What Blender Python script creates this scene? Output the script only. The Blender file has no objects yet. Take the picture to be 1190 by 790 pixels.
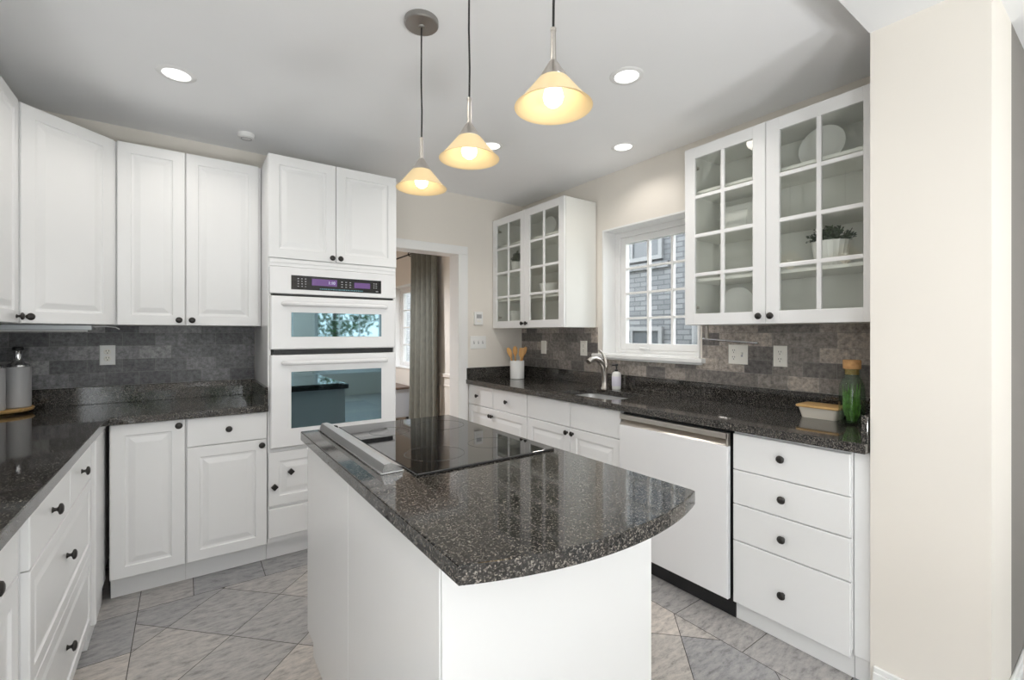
import bpy, bmesh, math, random
from mathutils import Vector, Matrix
PI = math.pi
R = math.radians
random.seed(7)
S = bpy.context.scene
C = S.collection

# ------------------------------------------------------------------ camera, world, exposure
FPX, YH, YAW = 532.3, 387.5, 35.4746
cd = bpy.data.cameras.new('camera')
cam = bpy.data.objects.new('camera', cd)
C.objects.link(cam)
cam.location = (0, 0, 1.32)
cam.rotation_euler = (PI/2, 0, -R(YAW))
cd.sensor_fit = 'HORIZONTAL'
cd.sensor_width = 36
cd.lens = FPX/1190*36
cd.shift_y = -(395-YH)/1190
cd.clip_start = 0.03
S.camera = cam
S.view_settings.view_transform = 'Standard'
S.view_settings.look = 'None'
S.view_settings.exposure = 0.14
S.view_settings.gamma = 1.0
S.view_settings.use_curve_mapping = False
try:
    S.cycles.max_bounces = 10
    S.cycles.diffuse_bounces = 6
    S.cycles.transparent_max_bounces = 16
    S.cycles.use_denoising = True
    S.cycles.sample_clamp_indirect = 6
except Exception:
    pass
w = bpy.data.worlds.new('world')
S.world = w
w.use_nodes = True
wn = w.node_tree
bg = wn.nodes['Background']
tc = wn.nodes.new('ShaderNodeTexCoord')
sp = wn.nodes.new('ShaderNodeSeparateXYZ')
wr = wn.nodes.new('ShaderNodeValToRGB')
wn.links.new(tc.outputs['Generated'], sp.inputs[0])
wn.links.new(sp.outputs['Z'], wr.inputs[0])
wr.color_ramp.elements[0].color = (0.95, 0.97, 1.0, 1)
wr.color_ramp.elements[1].color = (0.82, 0.90, 1.0, 1)
wn.links.new(wr.outputs[0], bg.inputs['Color'])
WORLD = 5.2
bg.inputs['Strength'].default_value = WORLD

def area_light(name, loc, rot, sx, sy, power, col=(1, 1, 1), portal=False):
    ld = bpy.data.lights.new(name, 'AREA')
    ld.shape = 'RECTANGLE'
    ld.size, ld.size_y = sx, sy
    ld.energy = power
    ld.color = col
    o = bpy.data.objects.new(name, ld)
    o.location, o.rotation_euler = loc, rot
    C.objects.link(o)
    if portal:
        ld.cycles.is_portal = True
    return o
# portals: the openings daylight comes through
area_light('window_portal', (-0.9, -4.12, 1.35), (PI/2, 0, 0), 1.5, 1.75, 1, portal=True)
area_light('window_portal', (1.0, -4.12, 1.35), (PI/2, 0, 0), 1.5, 1.75, 1, portal=True)
area_light('window_portal', (2.9, -4.12, 1.35), (PI/2, 0, 0), 1.5, 1.75, 1, portal=True)
area_light('window_portal', (-3.12, -1.9, 1.35), (0, -PI/2, 0), 1.75, 2.6, 1, portal=True)
area_light('window_portal', (2.88, 2.09, 1.63), (0, PI/2, 0), 0.9, 0.8, 1, portal=True)
area_light('window_portal', (2.88, 6.55, 1.4), (0, PI/2, 0), 1.2, 0.9, 1, portal=True)

UP = 52          # watts of each uplighter added as fill behind the camera
def spot(loc, power, col=(1, 0.94, 0.86), size=R(150), r=0.05):
    ld = bpy.data.lights.new('downlight', 'SPOT')
    ld.energy, ld.color, ld.spot_size, ld.spot_blend, ld.shadow_soft_size = power, col, size, 0.6, r
    o = bpy.data.objects.new('downlight', ld)
    o.location = loc
    C.objects.link(o)
    return o

# ------------------------------------------------------------------ materials
def mat(name, col, rough=0.5, metal=0.0, spec=0.5, emit=None, es=0.0, coat=0.0):
    m = bpy.data.materials.new(name)
    m.use_nodes = True
    b = m.node_tree.nodes['Principled BSDF']
    b.inputs['Base Color'].default_value = (*col, 1)
    b.inputs['Roughness'].default_value = rough
    b.inputs['Metallic'].default_value = metal
    b.inputs['Specular IOR Level'].default_value = spec
    b.inputs['Coat Weight'].default_value = coat
    if emit:
        b.inputs['Emission Color'].default_value = (*emit, 1)
        b.inputs['Emission Strength'].default_value = es
    return m

def N(m, t, **kw):
    n = m.node_tree.nodes.new('ShaderNode'+t)
    for k, v in kw.items():
        setattr(n, k, v)
    return n
def L(m, a, b):
    m.node_tree.links.new(a, b)
def P(m):
    return m.node_tree.nodes['Principled BSDF']
def ramp(m, stops):
    n = N(m, 'ValToRGB')
    e = n.color_ramp.elements
    while len(e) < len(stops):
        e.new(0.5)
    for i, (p, c) in enumerate(stops):
        e[i].position = p
        e[i].color = (*c, 1)
    return n
def noise(m, scale, detail=3.0, vec=None, rough=0.5):
    n = N(m, 'TexNoise')
    n.inputs['Scale'].default_value = scale
    n.inputs['Detail'].default_value = detail
    n.inputs['Roughness'].default_value = rough
    if vec:
        L(m, vec, n.inputs['Vector'])
    return n
def objco(m, scale=None):
    t = N(m, 'TexCoord')
    if scale is None:
        return t.outputs['Object']
    mp = N(m, 'Mapping')
    mp.inputs['Scale'].default_value = scale
    L(m, t.outputs['Object'], mp.inputs['Vector'])
    return mp.outputs[0]
def bump(m, h, strength, dist=0.002):
    b = N(m, 'Bump')
    b.inputs['Strength'].default_value = strength
    b.inputs['Distance'].default_value = dist
    L(m, h, b.inputs['Height'])
    L(m, b.outputs[0], P(m).inputs['Normal'])

def paint(name, col, rough, var=0.03, scale=6.0):
    m = mat(name, col, rough)
    n = noise(m, scale, 2.0, objco(m))
    r = ramp(m, [(0.3, tuple(c*(1-var) for c in col)), (0.7, tuple(min(1, c*(1+var)) for c in col))])
    L(m, n.outputs['Fac'], r.inputs[0])
    L(m, r.outputs[0], P(m).inputs['Base Color'])
    return m

M_wall = paint('wall_cream_paint', (0.80, 0.758, 0.70), 0.75, 0.012, 2)
M_ceil = paint('ceiling_white_paint', (0.90, 0.905, 0.915), 0.85, 0.01, 2)
M_cab = paint('cabinet_white_lacquer', (0.83, 0.832, 0.835), 0.28, 0.008, 3)
M_inside = paint('cabinet_interior_white', (0.80, 0.80, 0.77), 0.5, 0.01, 3)
M_trim = paint('trim_white_gloss', (0.84, 0.84, 0.835), 0.35, 0.01, 3)
M_island = paint('island_white_panel', (0.82, 0.82, 0.82), 0.22, 0.008, 3)
M_knob = mat('dark_bronze', (0.045, 0.042, 0.04), 0.35, 0.7)
M_steel = mat('brushed_nickel', (0.60, 0.565, 0.52), 0.28, 1.0)
M_nickel = mat('dull_nickel', (0.36, 0.35, 0.335), 0.34, 1.0)
M_chrome = mat('chrome', (0.78, 0.78, 0.79), 0.12, 1.0)
M_sink = mat('satin_steel', (0.66, 0.66, 0.66), 0.38, 0.85)
M_black = mat('black_plastic', (0.012, 0.012, 0.013), 0.4)
M_shadow = mat('dark_recess', (0.02, 0.02, 0.02), 0.7)
M_white = mat('white_glaze', (0.84, 0.84, 0.83), 0.18)
M_appl = mat('appliance_white_enamel', (0.83, 0.83, 0.84), 0.2)
M_plate = mat('outlet_ivory', (0.86, 0.84, 0.78), 0.35)
M_platew = mat('switch_white', (0.86, 0.86, 0.85), 0.35)
M_cream = mat('cream_stoneware', (0.80, 0.75, 0.66), 0.3)
M_ovenglass = mat('oven_tinted_glass', (0.17, 0.25, 0.285), 0.03, 1.0)
M_panelglass = mat('black_control_glass', (0.012, 0.012, 0.014), 0.08)
M_cook = mat('ceramic_cooktop_glass', (0.008, 0.008, 0.009), 0.02)
P(M_cook).inputs['IOR'].default_value = 1.75
M_ring = mat('burner_ring_print', (0.10, 0.10, 0.105), 0.15)
M_display = mat('violet_display', (0.03, 0.015, 0.05), 0.2, emit=(0.22, 0.10, 0.34), es=0.5)
M_digit = mat('display_digits', (0.1, 0.1, 0.1), 0.4, emit=(0.55, 0.6, 0.75), es=1.0)
M_print = mat('grey_print', (0.42, 0.42, 0.44), 0.5)
M_teal = mat('teal_print', (0.10, 0.26, 0.30), 0.5)
M_shadeglass = mat('amber_frosted_glass', (0.80, 0.63, 0.36), 0.4, emit=(1.0, 0.70, 0.34), es=0.14)
P(M_shadeglass).inputs['Transmission Weight'].default_value = 0.0
M_bulb = mat('lit_bulb', (1, 1, 1), 0.4, emit=(1.0, 0.94, 0.82), es=3.5)
M_lens = mat('lit_downlight_lens', (1, 1, 1), 0.4, emit=(1.0, 0.99, 0.96), es=1.6)
M_cord = mat('black_cord', (0.01, 0.01, 0.01), 0.5)
M_leaf = paint('leaf_green', (0.045, 0.075, 0.04), 0.5, 0.35, 60)
M_herb = paint('herb_green', (0.17, 0.33, 0.08), 0.45, 0.4, 40)
M_soil = mat('potting_soil', (0.03, 0.022, 0.016), 0.9)
M_greybottle = mat('frosted_grey_glass', (0.50, 0.50, 0.51), 0.35)
M_lightbar = mat('light_bar_metal', (0.62, 0.65, 0.68), 0.35, 0.3)
M_label = mat('lavender_label', (0.72, 0.70, 0.80), 0.5)
M_crown = mat('crown_white', (0.86, 0.86, 0.86), 0.5)
M_console = mat('pale_grey_paint', (0.62, 0.66, 0.72), 0.4)

def wood(name, c1, c2, sc=(1, 14, 14), rough=0.45):
    m = mat(name, c1, rough)
    n = noise(m, 9.0, 4.0, objco(m, sc))
    r = ramp(m, [(0.3, c1), (0.7, c2)])
    L(m, n.outputs['Fac'], r.inputs[0])
    L(m, r.outputs[0], P(m).inputs['Base Color'])
    return m
M_wood = wood('honey_wood', (0.62, 0.37, 0.13), (0.80, 0.53, 0.24))
M_spoon = wood('orange_wood', (0.60, 0.30, 0.08), (0.76, 0.43, 0.15), (8, 8, 1))
M_cork = wood('cork', (0.50, 0.26, 0.10), (0.68, 0.40, 0.18), (6, 6, 6), 0.8)
M_walnut = wood('walnut_top', (0.13, 0.09, 0.07), (0.22, 0.16, 0.13))
M_oakfloor = wood('oak_floor', (0.26, 0.17, 0.10), (0.34, 0.23, 0.14), (12, 1, 1), 0.35)

def granite():
    m = mat('speckled_dark_granite', (0.05, 0.05, 0.05), 0.06)
    co = objco(m)
    n1 = N(m, 'TexVoronoi')
    n1.inputs['Scale'].default_value = 360.0
    L(m, co, n1.inputs['Vector'])
    sc = N(m, 'SeparateColor')
    L(m, n1.outputs['Color'], sc.inputs[0])
    n2 = noise(m, 150.0, 3.0, co, 0.7)
    r1 = ramp(m, [(0.0, (0.008, 0.008, 0.008)), (0.55, (0.025, 0.024, 0.023)), (0.76, (0.08, 0.073, 0.066)), (1.0, (0.26, 0.24, 0.215))])
    r2 = ramp(m, [(0.38, (0.55, 0.55, 0.56)), (0.62, (1.15, 1.12, 1.08))])
    L(m, sc.outputs[0], r1.inputs[0])
    L(m, n2.outputs['Fac'], r2.inputs[0])
    mx = N(m, 'MixRGB', blend_type='MULTIPLY')
    mx.inputs['Fac'].default_value = 1.0
    L(m, r1.outputs[0], mx.inputs['Color1'])
    L(m, r2.outputs[0], mx.inputs['Color2'])
    L(m, mx.outputs[0], P(m).inputs['Base Color'])
    P(m).inputs['IOR'].default_value = 1.62
    return m
M_gran = granite()

def slate(warm):
    m = mat('slate_brick_tile_warm' if warm else 'slate_brick_tile_cool', (0.15, 0.15, 0.15), 0.5)
    t = N(m, 'TexCoord')
    s = N(m, 'SeparateXYZ')
    L(m, t.outputs['Object'], s.inputs[0])
    c = N(m, 'CombineXYZ')
    L(m, s.outputs['X'], c.inputs['X'])
    L(m, s.outputs['Z'], c.inputs['Y'])
    b = N(m, 'TexBrick')
    b.offset = 0.5
    b.inputs['Scale'].default_value = 1.0
    b.inputs['Brick Width'].default_value = 0.155
    b.inputs['Row Height'].default_value = 0.0775
    b.inputs['Mortar Size'].default_value = 0.0011
    b.inputs['Mortar Smooth'].default_value = 0.2
    b.inputs['Bias'].default_value = 0.0
    b.inputs['Color1'].default_value = (0, 0, 0, 1)
    b.inputs['Color2'].default_value = (1, 1, 1, 1)
    b.inputs['Mortar'].default_value = (0.5, 0.5, 0.5, 1)
    L(m, c.outputs[0], b.inputs['Vector'])
    if warm:
        r = ramp(m, [(0.0, (0.12, 0.112, 0.11)), (0.5, (0.25, 0.228, 0.21)), (1.0, (0.43, 0.38, 0.335))])
    else:
        r = ramp(m, [(0.0, (0.10, 0.101, 0.108)), (0.5, (0.205, 0.206, 0.215)), (1.0, (0.34, 0.34, 0.345))])
    L(m, b.outputs['Color'], r.inputs[0])
    n = noise(m, 38.0, 7.0, t.outputs['Object'], 0.78)
    r2 = ramp(m, [(0.32, (0.34, 0.34, 0.35)), (0.68, (1.66, 1.64, 1.62))])
    L(m, n.outputs['Fac'], r2.inputs[0])
    mx = N(m, 'MixRGB', blend_type='MULTIPLY')
    mx.inputs['Fac'].default_value = 1.0
    L(m, r.outputs[0], mx.inputs['Color1'])
    L(m, r2.outputs[0], mx.inputs['Color2'])
    mo = N(m, 'MixRGB')
    L(m, b.outputs['Fac'], mo.inputs['Fac'])
    L(m, mx.outputs[0], mo.inputs['Color1'])
    mo.inputs['Color2'].default_value = (0.24, 0.235, 0.225, 1)
    L(m, mo.outputs[0], P(m).inputs['Base Color'])
    bump(m, n.outputs['Fac'], 0.35, 0.002)
    return m
M_slatec = slate(False)
M_slatew = slate(True)

def floor_tile():
    m = mat('grey_slate_floor_tile', (0.2, 0.2, 0.2), 0.32)
    at = N(m, 'Attribute')
    at.attribute_name = 'tone'
    s = N(m, 'SeparateColor')
    L(m, at.outputs['Color'], s.inputs[0])
    r = ramp(m, [(0.0, (0.30, 0.30, 0.31)), (0.45, (0.47, 0.44, 0.415)), (1.0, (0.60, 0.54, 0.49))])
    L(m, s.outputs[0], r.inputs[0])
    mp = N(m, 'Mapping')
    t = N(m, 'TexCoord')
    L(m, t.outputs['Object'], mp.inputs['Vector'])
    cb = N(m, 'CombineXYZ')
    ml = N(m, 'Math', operation='MULTIPLY')
    ml.inputs[1].default_value = 6.28
    L(m, s.outputs[1], ml.inputs[0])
    L(m, ml.outputs[0], cb.inputs['Z'])
    L(m, cb.outputs[0], mp.inputs['Rotation'])
    mp.inputs['Scale'].default_value = (4.5, 13, 1)
    n = noise(m, 3.0, 9.0, mp.outputs[0], 0.74)
    r2 = ramp(m, [(0.32, (0.48, 0.47, 0.46)), (0.48, (0.96, 0.96, 0.96)), (0.68, (1.36, 1.33, 1.28))])
    L(m, n.outputs['Fac'], r2.inputs[0])
    mx = N(m, 'MixRGB', blend_type='MULTIPLY')
    mx.inputs['Fac'].default_value = 1.0
    L(m, r.outputs[0], mx.inputs['Color1'])
    L(m, r2.outputs[0], mx.inputs['Color2'])
    L(m, mx.outputs[0], P(m).inputs['Base Color'])
    bump(m, n.outputs['Fac'], 0.3, 0.003)
    return m
M_floor = floor_tile()
M_grout = mat('dark_grout', (0.075, 0.068, 0.062), 0.8)

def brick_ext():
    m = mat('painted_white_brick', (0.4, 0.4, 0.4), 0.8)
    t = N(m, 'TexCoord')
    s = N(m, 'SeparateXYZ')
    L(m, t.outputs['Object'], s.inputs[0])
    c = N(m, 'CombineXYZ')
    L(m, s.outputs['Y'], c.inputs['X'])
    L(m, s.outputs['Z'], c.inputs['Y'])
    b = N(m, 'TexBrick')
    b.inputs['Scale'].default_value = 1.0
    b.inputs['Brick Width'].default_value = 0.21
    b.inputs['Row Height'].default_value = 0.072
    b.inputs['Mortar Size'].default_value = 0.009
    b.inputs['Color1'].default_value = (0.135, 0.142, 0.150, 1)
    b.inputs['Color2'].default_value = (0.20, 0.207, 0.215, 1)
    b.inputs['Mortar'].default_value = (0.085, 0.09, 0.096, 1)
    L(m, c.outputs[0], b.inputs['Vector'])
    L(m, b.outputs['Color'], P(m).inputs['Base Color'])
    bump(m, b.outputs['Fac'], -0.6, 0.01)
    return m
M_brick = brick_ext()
M_sash = mat('exterior_sash_white', (0.22, 0.225, 0.23), 0.6)
M_darkglass = mat('dark_window_glass', (0.09, 0.10, 0.11), 0.1)

def curtain_mat():
    m = mat('olive_grey_curtain', (0.15, 0.145, 0.125), 0.75)
    n = noise(m, 90, 2, objco(m, (1, 1, 0.15)))
    r = ramp(m, [(0.3, (0.115, 0.118, 0.098)), (0.7, (0.17, 0.172, 0.145))])
    L(m, n.outputs['Fac'], r.inputs[0])
    L(m, r.outputs[0], P(m).inputs['Base Color'])
    P(m).inputs['Sheen Weight'].default_value = 0.3
    return m
M_curtain = curtain_mat()
M_brown = mat('brown_drape', (0.10, 0.075, 0.06), 0.8)

def pane(name, tint):
    m = bpy.data.materials.new(name)
    m.use_nodes = True
    nt = m.node_tree
    nt.nodes.remove(nt.nodes['Principled BSDF'])
    out = nt.nodes['Material Output']
    tr = N(m, 'BsdfTransparent')
    tr.inputs['Color'].default_value = (*tint, 1)
    gl = N(m, 'BsdfGlossy')
    gl.inputs['Roughness'].default_value = 0.01
    fr = N(m, 'Fresnel')
    ge = N(m, 'NewGeometry')
    mr = N(m, 'MapRange')
    mr.inputs['To Min'].default_value = 1.45
    mr.inputs['To Max'].default_value = 1/1.45
    L(m, ge.outputs['Backfacing'], mr.inputs['Value'])
    L(m, mr.outputs[0], fr.inputs['IOR'])
    mx = N(m, 'MixShader')
    L(m, fr.outputs[0], mx.inputs[0])
    L(m, tr.outputs[0], mx.inputs[1])
    L(m, gl.outputs[0], mx.inputs[2])
    L(m, mx.outputs[0], out.inputs['Surface'])
    return m
M_glass = pane('clear_pane', (0.97, 0.98, 0.97))
M_cabglass = pane('cabinet_pane', (0.97, 0.98, 0.965))
M_bottleglass = pane('bottle_glass', (0.86, 0.93, 0.87))

# ------------------------------------------------------------------ helpers
def bx(bm, x0, x1, y0, y1, z0, z1, bev=0.0, seg=2):
    x0, x1 = min(x0, x1), max(x0, x1)
    y0, y1 = min(y0, y1), max(y0, y1)
    z0, z1 = min(z0, z1), max(z0, z1)
    vs = [bm.verts.new((x, y, z)) for x in (x0, x1) for y in (y0, y1) for z in (z0, z1)]
    f = [(0, 1, 3, 2), (4, 6, 7, 5), (0, 4, 5, 1), (2, 3, 7, 6), (0, 2, 6, 4), (1, 5, 7, 3)]
    fs = [bm.faces.new([vs[i] for i in q]) for q in f]
    if bev > 0:
        es = list({e for q in fs for e in q.edges})
        bmesh.ops.bevel(bm, geom=es, offset=bev, segments=seg, affect='EDGES', profile=0.5)
    return bm
def box(*a, **k):
    return bx(bmesh.new(), *a, **k)
def lathe(bm, prof, seg=32, M=Matrix()):
    rings = []
    for r, h in prof:
        if r < 1e-6:
            rings.append([bm.verts.new(M @ Vector((0, 0, h)))])
        else:
            rings.append([bm.verts.new(M @ Vector((r*math.cos(2*PI*i/seg), r*math.sin(2*PI*i/seg), h))) for i in range(seg)])
    for a, b in zip(rings, rings[1:]):
        for i in range(seg):
            j = (i+1) % seg
            if len(a) == 1 and len(b) == 1:
                continue
            if len(a) == 1:
                bm.faces.new((a[0], b[j], b[i]))
            elif len(b) == 1:
                bm.faces.new((a[i], a[j], b[0]))
            else:
                bm.faces.new((a[i], a[j], b[j], b[i]))
    return bm
def tube(bm, pts, r, seg=10, caps=True):
    pts = [Vector(p) for p in pts]
    rs = r if isinstance(r, (list, tuple)) else [r]*len(pts)
    up = Vector((0, 0, 1))
    prev = None
    rings = []
    for i, p in enumerate(pts):
        a = pts[max(i-1, 0)]
        b = pts[min(i+1, len(pts)-1)]
        d = (b-a).normalized()
        if prev is None:
            u = d.cross(up)
            if u.length < 1e-4:
                u = d.cross(Vector((1, 0, 0)))
        else:
            u = prev - d*prev.dot(d)
        u.normalize()
        prev = u
        v = d.cross(u)
        rings.append([bm.verts.new(p + u*rs[i]*math.cos(2*PI*k/seg) + v*rs[i]*math.sin(2*PI*k/seg)) for k in range(seg)])
    for a, b in zip(rings, rings[1:]):
        for k in range(seg):
            j = (k+1) % seg
            bm.faces.new((a[k], a[j], b[j], b[k]))
    if caps:
        bm.faces.new(rings[0][::-1])
        bm.faces.new(rings[-1])
    return bm
def prism(bm, poly, z0, z1, holes=(), bev=0.0):
    """vertical prism over a 2-D outline with optional holes"""
    edges = []
    for lp in [poly]+list(holes):
        vs = [bm.verts.new((x, y, z1)) for x, y in lp]
        edges += [bm.edges.new((vs[i], vs[(i+1) % len(vs)])) for i in range(len(vs))]
    r = bmesh.ops.triangle_fill(bm, use_beauty=True, use_dissolve=False, edges=edges)
    fs = [g for g in r['geom'] if isinstance(g, bmesh.types.BMFace)]
    ex = bmesh.ops.extrude_face_region(bm, geom=fs)
    vs = [g for g in ex['geom'] if isinstance(g, bmesh.types.BMVert)]
    bmesh.ops.translate(bm, verts=vs, vec=(0, 0, z0-z1))
    bmesh.ops.recalc_face_normals(bm, faces=bm.faces[:])
    if bev:
        es = [e for e in bm.edges if len(e.link_faces) == 2 and e.calc_face_angle(0) > 0.6 and abs(e.verts[0].co.z-e.verts[1].co.z) < 1e-5]
        bmesh.ops.bevel(bm, geom=es, offset=bev, segments=2, affect='EDGES', profile=0.5)
    return bm
RAISED = [(0.0, 0.0025), (0.0025, 0.0), (0.055, 0.0), (0.059, 0.006), (0.066, 0.0075), (0.070, 0.0075), (0.094, 0.0015), (0.098, 0.001)]
RAISED_S = [(0.0, 0.0025), (0.0025, 0.0), (0.038, 0.0), (0.041, 0.005), (0.046, 0.006), (0.049, 0.006), (0.064, 0.0015), (0.067, 0.001)]
SLAB = [(0.0, 0.003), (0.003, 0.0)]
def panel(bm, x0, x1, z0, z1, yf, t, prof):
    """a door or drawer front whose face looks along -y"""
    def ring(i, y):
        return [bm.verts.new(c) for c in ((x0+i, y, z0+i), (x1-i, y, z0+i), (x1-i, y, z1-i), (x0+i, y, z1-i))]
    loops = [ring(0, yf+t)] + [ring(i, yf+d) for i, d in prof]
    for a, b in zip(loops, loops[1:]):
        for k in range(4):
            j = (k+1) % 4
            bm.faces.new((a[k], a[j], b[j], b[k]))
    bm.faces.new(loops[-1])
    bm.faces.new(loops[0][::-1])
    return bm

def mesh_obj(name, bm, m, parent=None, loc=None, smooth=None):
    me = bpy.data.meshes.new(name)
    bm.normal_update()
    bm.to_mesh(me)
    bm.free()
    o = bpy.data.objects.new(name, me)
    C.objects.link(o)
    for x in (m if isinstance(m, (list, tuple)) else [m]):
        me.materials.append(x)
    if smooth is not None:
        me.shade_smooth() if smooth >= 180 else None
        if smooth < 180:
            me.shade_smooth()
            try:
                me.set_sharp_from_angle(angle=R(smooth))
            except Exception:
                pass
    if parent:
        o.parent = parent
    if loc:
        o.location = loc
    return o
def part(name, bm, m, parent, label=None, smooth=None, loc=None):
    o = mesh_obj(name, bm, m, parent, loc, smooth)
    if label:
        o['label'] = label
    return o
def tag(o, label, cat, group=None, kind=None):
    o['label'], o['category'] = label, cat
    if group:
        o['group'] = group
    if kind:
        o['kind'] = kind
    return o
def solo(name, bm, m, label, cat, group=None, smooth=None, kind=None):
    return tag(mesh_obj(name, bm, m, None, None, smooth), label, cat, group, kind)
def thing(name, label, cat, loc=(0, 0, 0), rz=0.0, group=None):
    o = bpy.data.objects.new(name, None)
    o.empty_display_size = 0.05
    C.objects.link(o)
    o.location = loc
    o.rotation_euler = (0, 0, rz)
    return tag(o, label, cat, group)
def struct(name, bm, m, parent=None, smooth=None):
    o = mesh_obj(name, bm, m, parent, None, smooth)
    if not parent:
        o['kind'] = 'structure'
    return o

YW, XW, XL = 3.56, 2.66, -0.94      # back wall, window wall, left wall planes
ZC, ZH = 2.55, 2.43                  # kitchen ceiling, lower ceiling behind the camera
YO = 0.612                           # where the lower ceiling starts

# ------------------------------------------------------------------ floor
def clip(poly, a, b, c):              # keep a*x+b*y<=c
    out = []
    for i in range(len(poly)):
        p, q = poly[i], poly[(i+1) % len(poly)]
        dp, dq = a*p[0]+b*p[1]-c, a*q[0]+b*q[1]-c
        if dp <= 0:
            out.append(p)
        if (dp < 0 < dq) or (dq < 0 < dp):
            t = dp/(dp-dq)
            out.append((p[0]+(q[0]-p[0])*t, p[1]+(q[1]-p[1])*t))
    return out
def build_floor():
    bm = bmesh.new()
    lay = bm.loops.layers.color.new('tone')
    rnd = random.Random(11)
    g = 0.0016
    def tile(poly, edges):
        for a, b, c in edges:
            poly = clip(poly, a, b, c)
            if len(poly) < 3:
                return
        ar = abs(sum(poly[i][0]*poly[(i+1) % len(poly)][1]-poly[(i+1) % len(poly)][0]*poly[i][1] for i in range(len(poly))))/2
        if ar < 2e-4:
            return
        f = bm.faces.new([bm.verts.new((x, y, 0)) for x, y in poly])
        col = (rnd.random(), rnd.random(), rnd.random(), 1)
        for lp in f.loops:
            lp[lay] = col
    s2 = math.sqrt(2)
    xa, xb, yb = -0.185, 1.877, 2.811
    ins = [(-1, 0, -(xa+g)), (1, 0, xb-g), (0, 1, yb-g), (0, -1, 3.2)]
    spc = 0.3232
    u0, v0 = 1.771, -1.867
    for i in range(-20, 18):
        for j in range(-14, 28):
            ua, ub = u0+i*spc+g, u0+(i+1)*spc-g
            va, vb = v0+j*spc+g, v0+(j+1)*spc-g
            poly = [((u+v)/s2, (u-v)/s2) for u, v in ((ua, va), (ub, va), (ub, vb), (ua, vb))]
            poly = poly[::-1]
            tile(poly, ins)
    def rect(x0, x1, y0, y1):
        tile([(x0+g, y0+g), (x1-g, y0+g), (x1-g, y1-g), (x0+g, y1-g)], [])
    xs = [xa + k*0.3215 - 0.103*(k > 0) for k in range(0, 8)]
    for k in range(len(xs)-1):                                     # border along the oven wall
        rect(xs[k], min(xs[k+1], XW+0.2), yb, 3.70)
    ys = [yb - 0.35*k for k in range(0, 18)]
    rect(-0.96, xa, yb, 3.70)
    for k in range(len(ys)-1):                                     # border along the left run
        rect(-0.96, xa, ys[k+1], ys[k])
    yr = [1.311+0.3195*k for k in range(-14, 5)]
    for a, b in zip(yr, yr[1:]):                                   # border along the sink run
        rect(xb, XW+0.2, a, min(b, yb))
    rect(xb, XW+0.2, yr[-1], yb) if yr[-1] < yb else None
    rect(-3.3, -0.96, -4.3, 0.9)
    rect(XW+0.2, 4.6, -4.3, 0.35)
    rect(-0.96, XW+0.2, -4.3, -3.2)
    for f in bm.faces:
        f.normal_update()
        if f.normal.z < 0:
            f.normal_flip()
        f.material_index = 0
    z = -0.0015
    f = bm.faces.new([bm.verts.new(c) for c in ((-3.3, -4.3, z), (4.6, -4.3, z), (4.6, 3.70, z), (-3.3, 3.70, z))])
    f.material_index = 1
    f = bm.faces.new([bm.verts.new(c) for c in ((-3.3, -4.3, -0.1), (-3.3, 3.7, -0.1), (4.6, 3.7, -0.1), (4.6, -4.3, -0.1))])
    f.material_index = 1
    return struct('floor', bm, [M_floor, M_grout])
build_floor()
struct('floor_hall', box(-1.2, 2.95, 3.705, 8.2, -0.1, 0.0), M_oakfloor)

# ------------------------------------------------------------------ walls and ceilings
def holes_wall(name, axis, a0, a1, p0, p1, z0, z1, openings, m):
    """a wall slab with rectangular openings: axis 'x' runs along x between planes p0,p1 in y"""
    bm = bmesh.new()
    us = sorted({a0, a1, *[v for o in openings for v in o[:2]]})
    zs = sorted({z0, z1, *[v for o in openings for v in o[2:]]})
    for u0, u1 in zip(us, us[1:]):
        for w0, w1 in zip(zs, zs[1:]):
            cu, cw = (u0+u1)/2, (w0+w1)/2
            if any(o[0] < cu < o[1] and o[2] < cw < o[3] for o in openings):
                continue
            if axis == 'x':
                bx(bm, u0, u1, p0, p1, w0, w1)
            else:
                bx(bm, p0, p1, u0, u1, w0, w1)
    bmesh.ops.remove_doubles(bm, verts=bm.verts[:], dist=1e-5)
    dead = [f for f in bm.faces if all(len(e.link_faces) > 2 for e in f.edges)]
    struct(name, bm, m)
DX0, DX1, DZ = 1.22, 1.968, 2.035         # doorway to the next room
holes_wall('wall_back', 'x', XL-0.15, XW, YW, YW+0.14, 0, ZC, [(DX0, DX1, 0, DZ)], M_wall)
WY0, WY1, WZ0, WZ1 = 1.672, 2.505, 1.155, 2.125   # kitchen window
holes_wall('wall_right', 'y', YO, 8.2, XW, XW+0.24, 0, 2.75, [(WY0, WY1, WZ0, WZ1), (6.05, 7.0, 0.80, 2.05)], M_wall)
struct('wall_left', box(XL-0.15, XL, 0.30, YW, 0, ZC), M_wall)
struct('wall_end', box(2.06, 2.40, 0.297, 0.61, 0, ZC), M_wall)
M_wall_shade = paint('shade_toned_wall_paint', (0.24, 0.225, 0.21), 0.8, 0.02, 2)  # dimness of this corner put into a darker wall colour
struct('wall_dining_end', box(2.4002, 4.6, 0.297, 0.61, 0, ZC), M_wall_shade)
struct('wall_return', box(-3.3, XL-0.002, 0.45, 0.6, 0, ZC), M_wall)
wins = [(-1.65, -0.15, 0.47, 2.23), (0.25, 1.75, 0.47, 2.23), (2.15, 3.65, 0.47, 2.23)]
holes_wall('wall_rear', 'x', -3.3, 4.6, -4.3, -4.15, 0, ZH, wins, M_wall)
holes_wall('wall_dining_left', 'y', -4.15, 0.45, -3.3, -3.15, 0, ZH, [(-3.2, -0.6, 0.47, 2.23)], M_wall)
struct('wall_dining_right', box(4.45, 4.6, -4.15, 0.296, 0, ZH), M_wall)
struct('ceiling', box(XL-0.15, XW, YO, YW+0.14, ZC, ZC+0.1), M_ceil)
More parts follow.
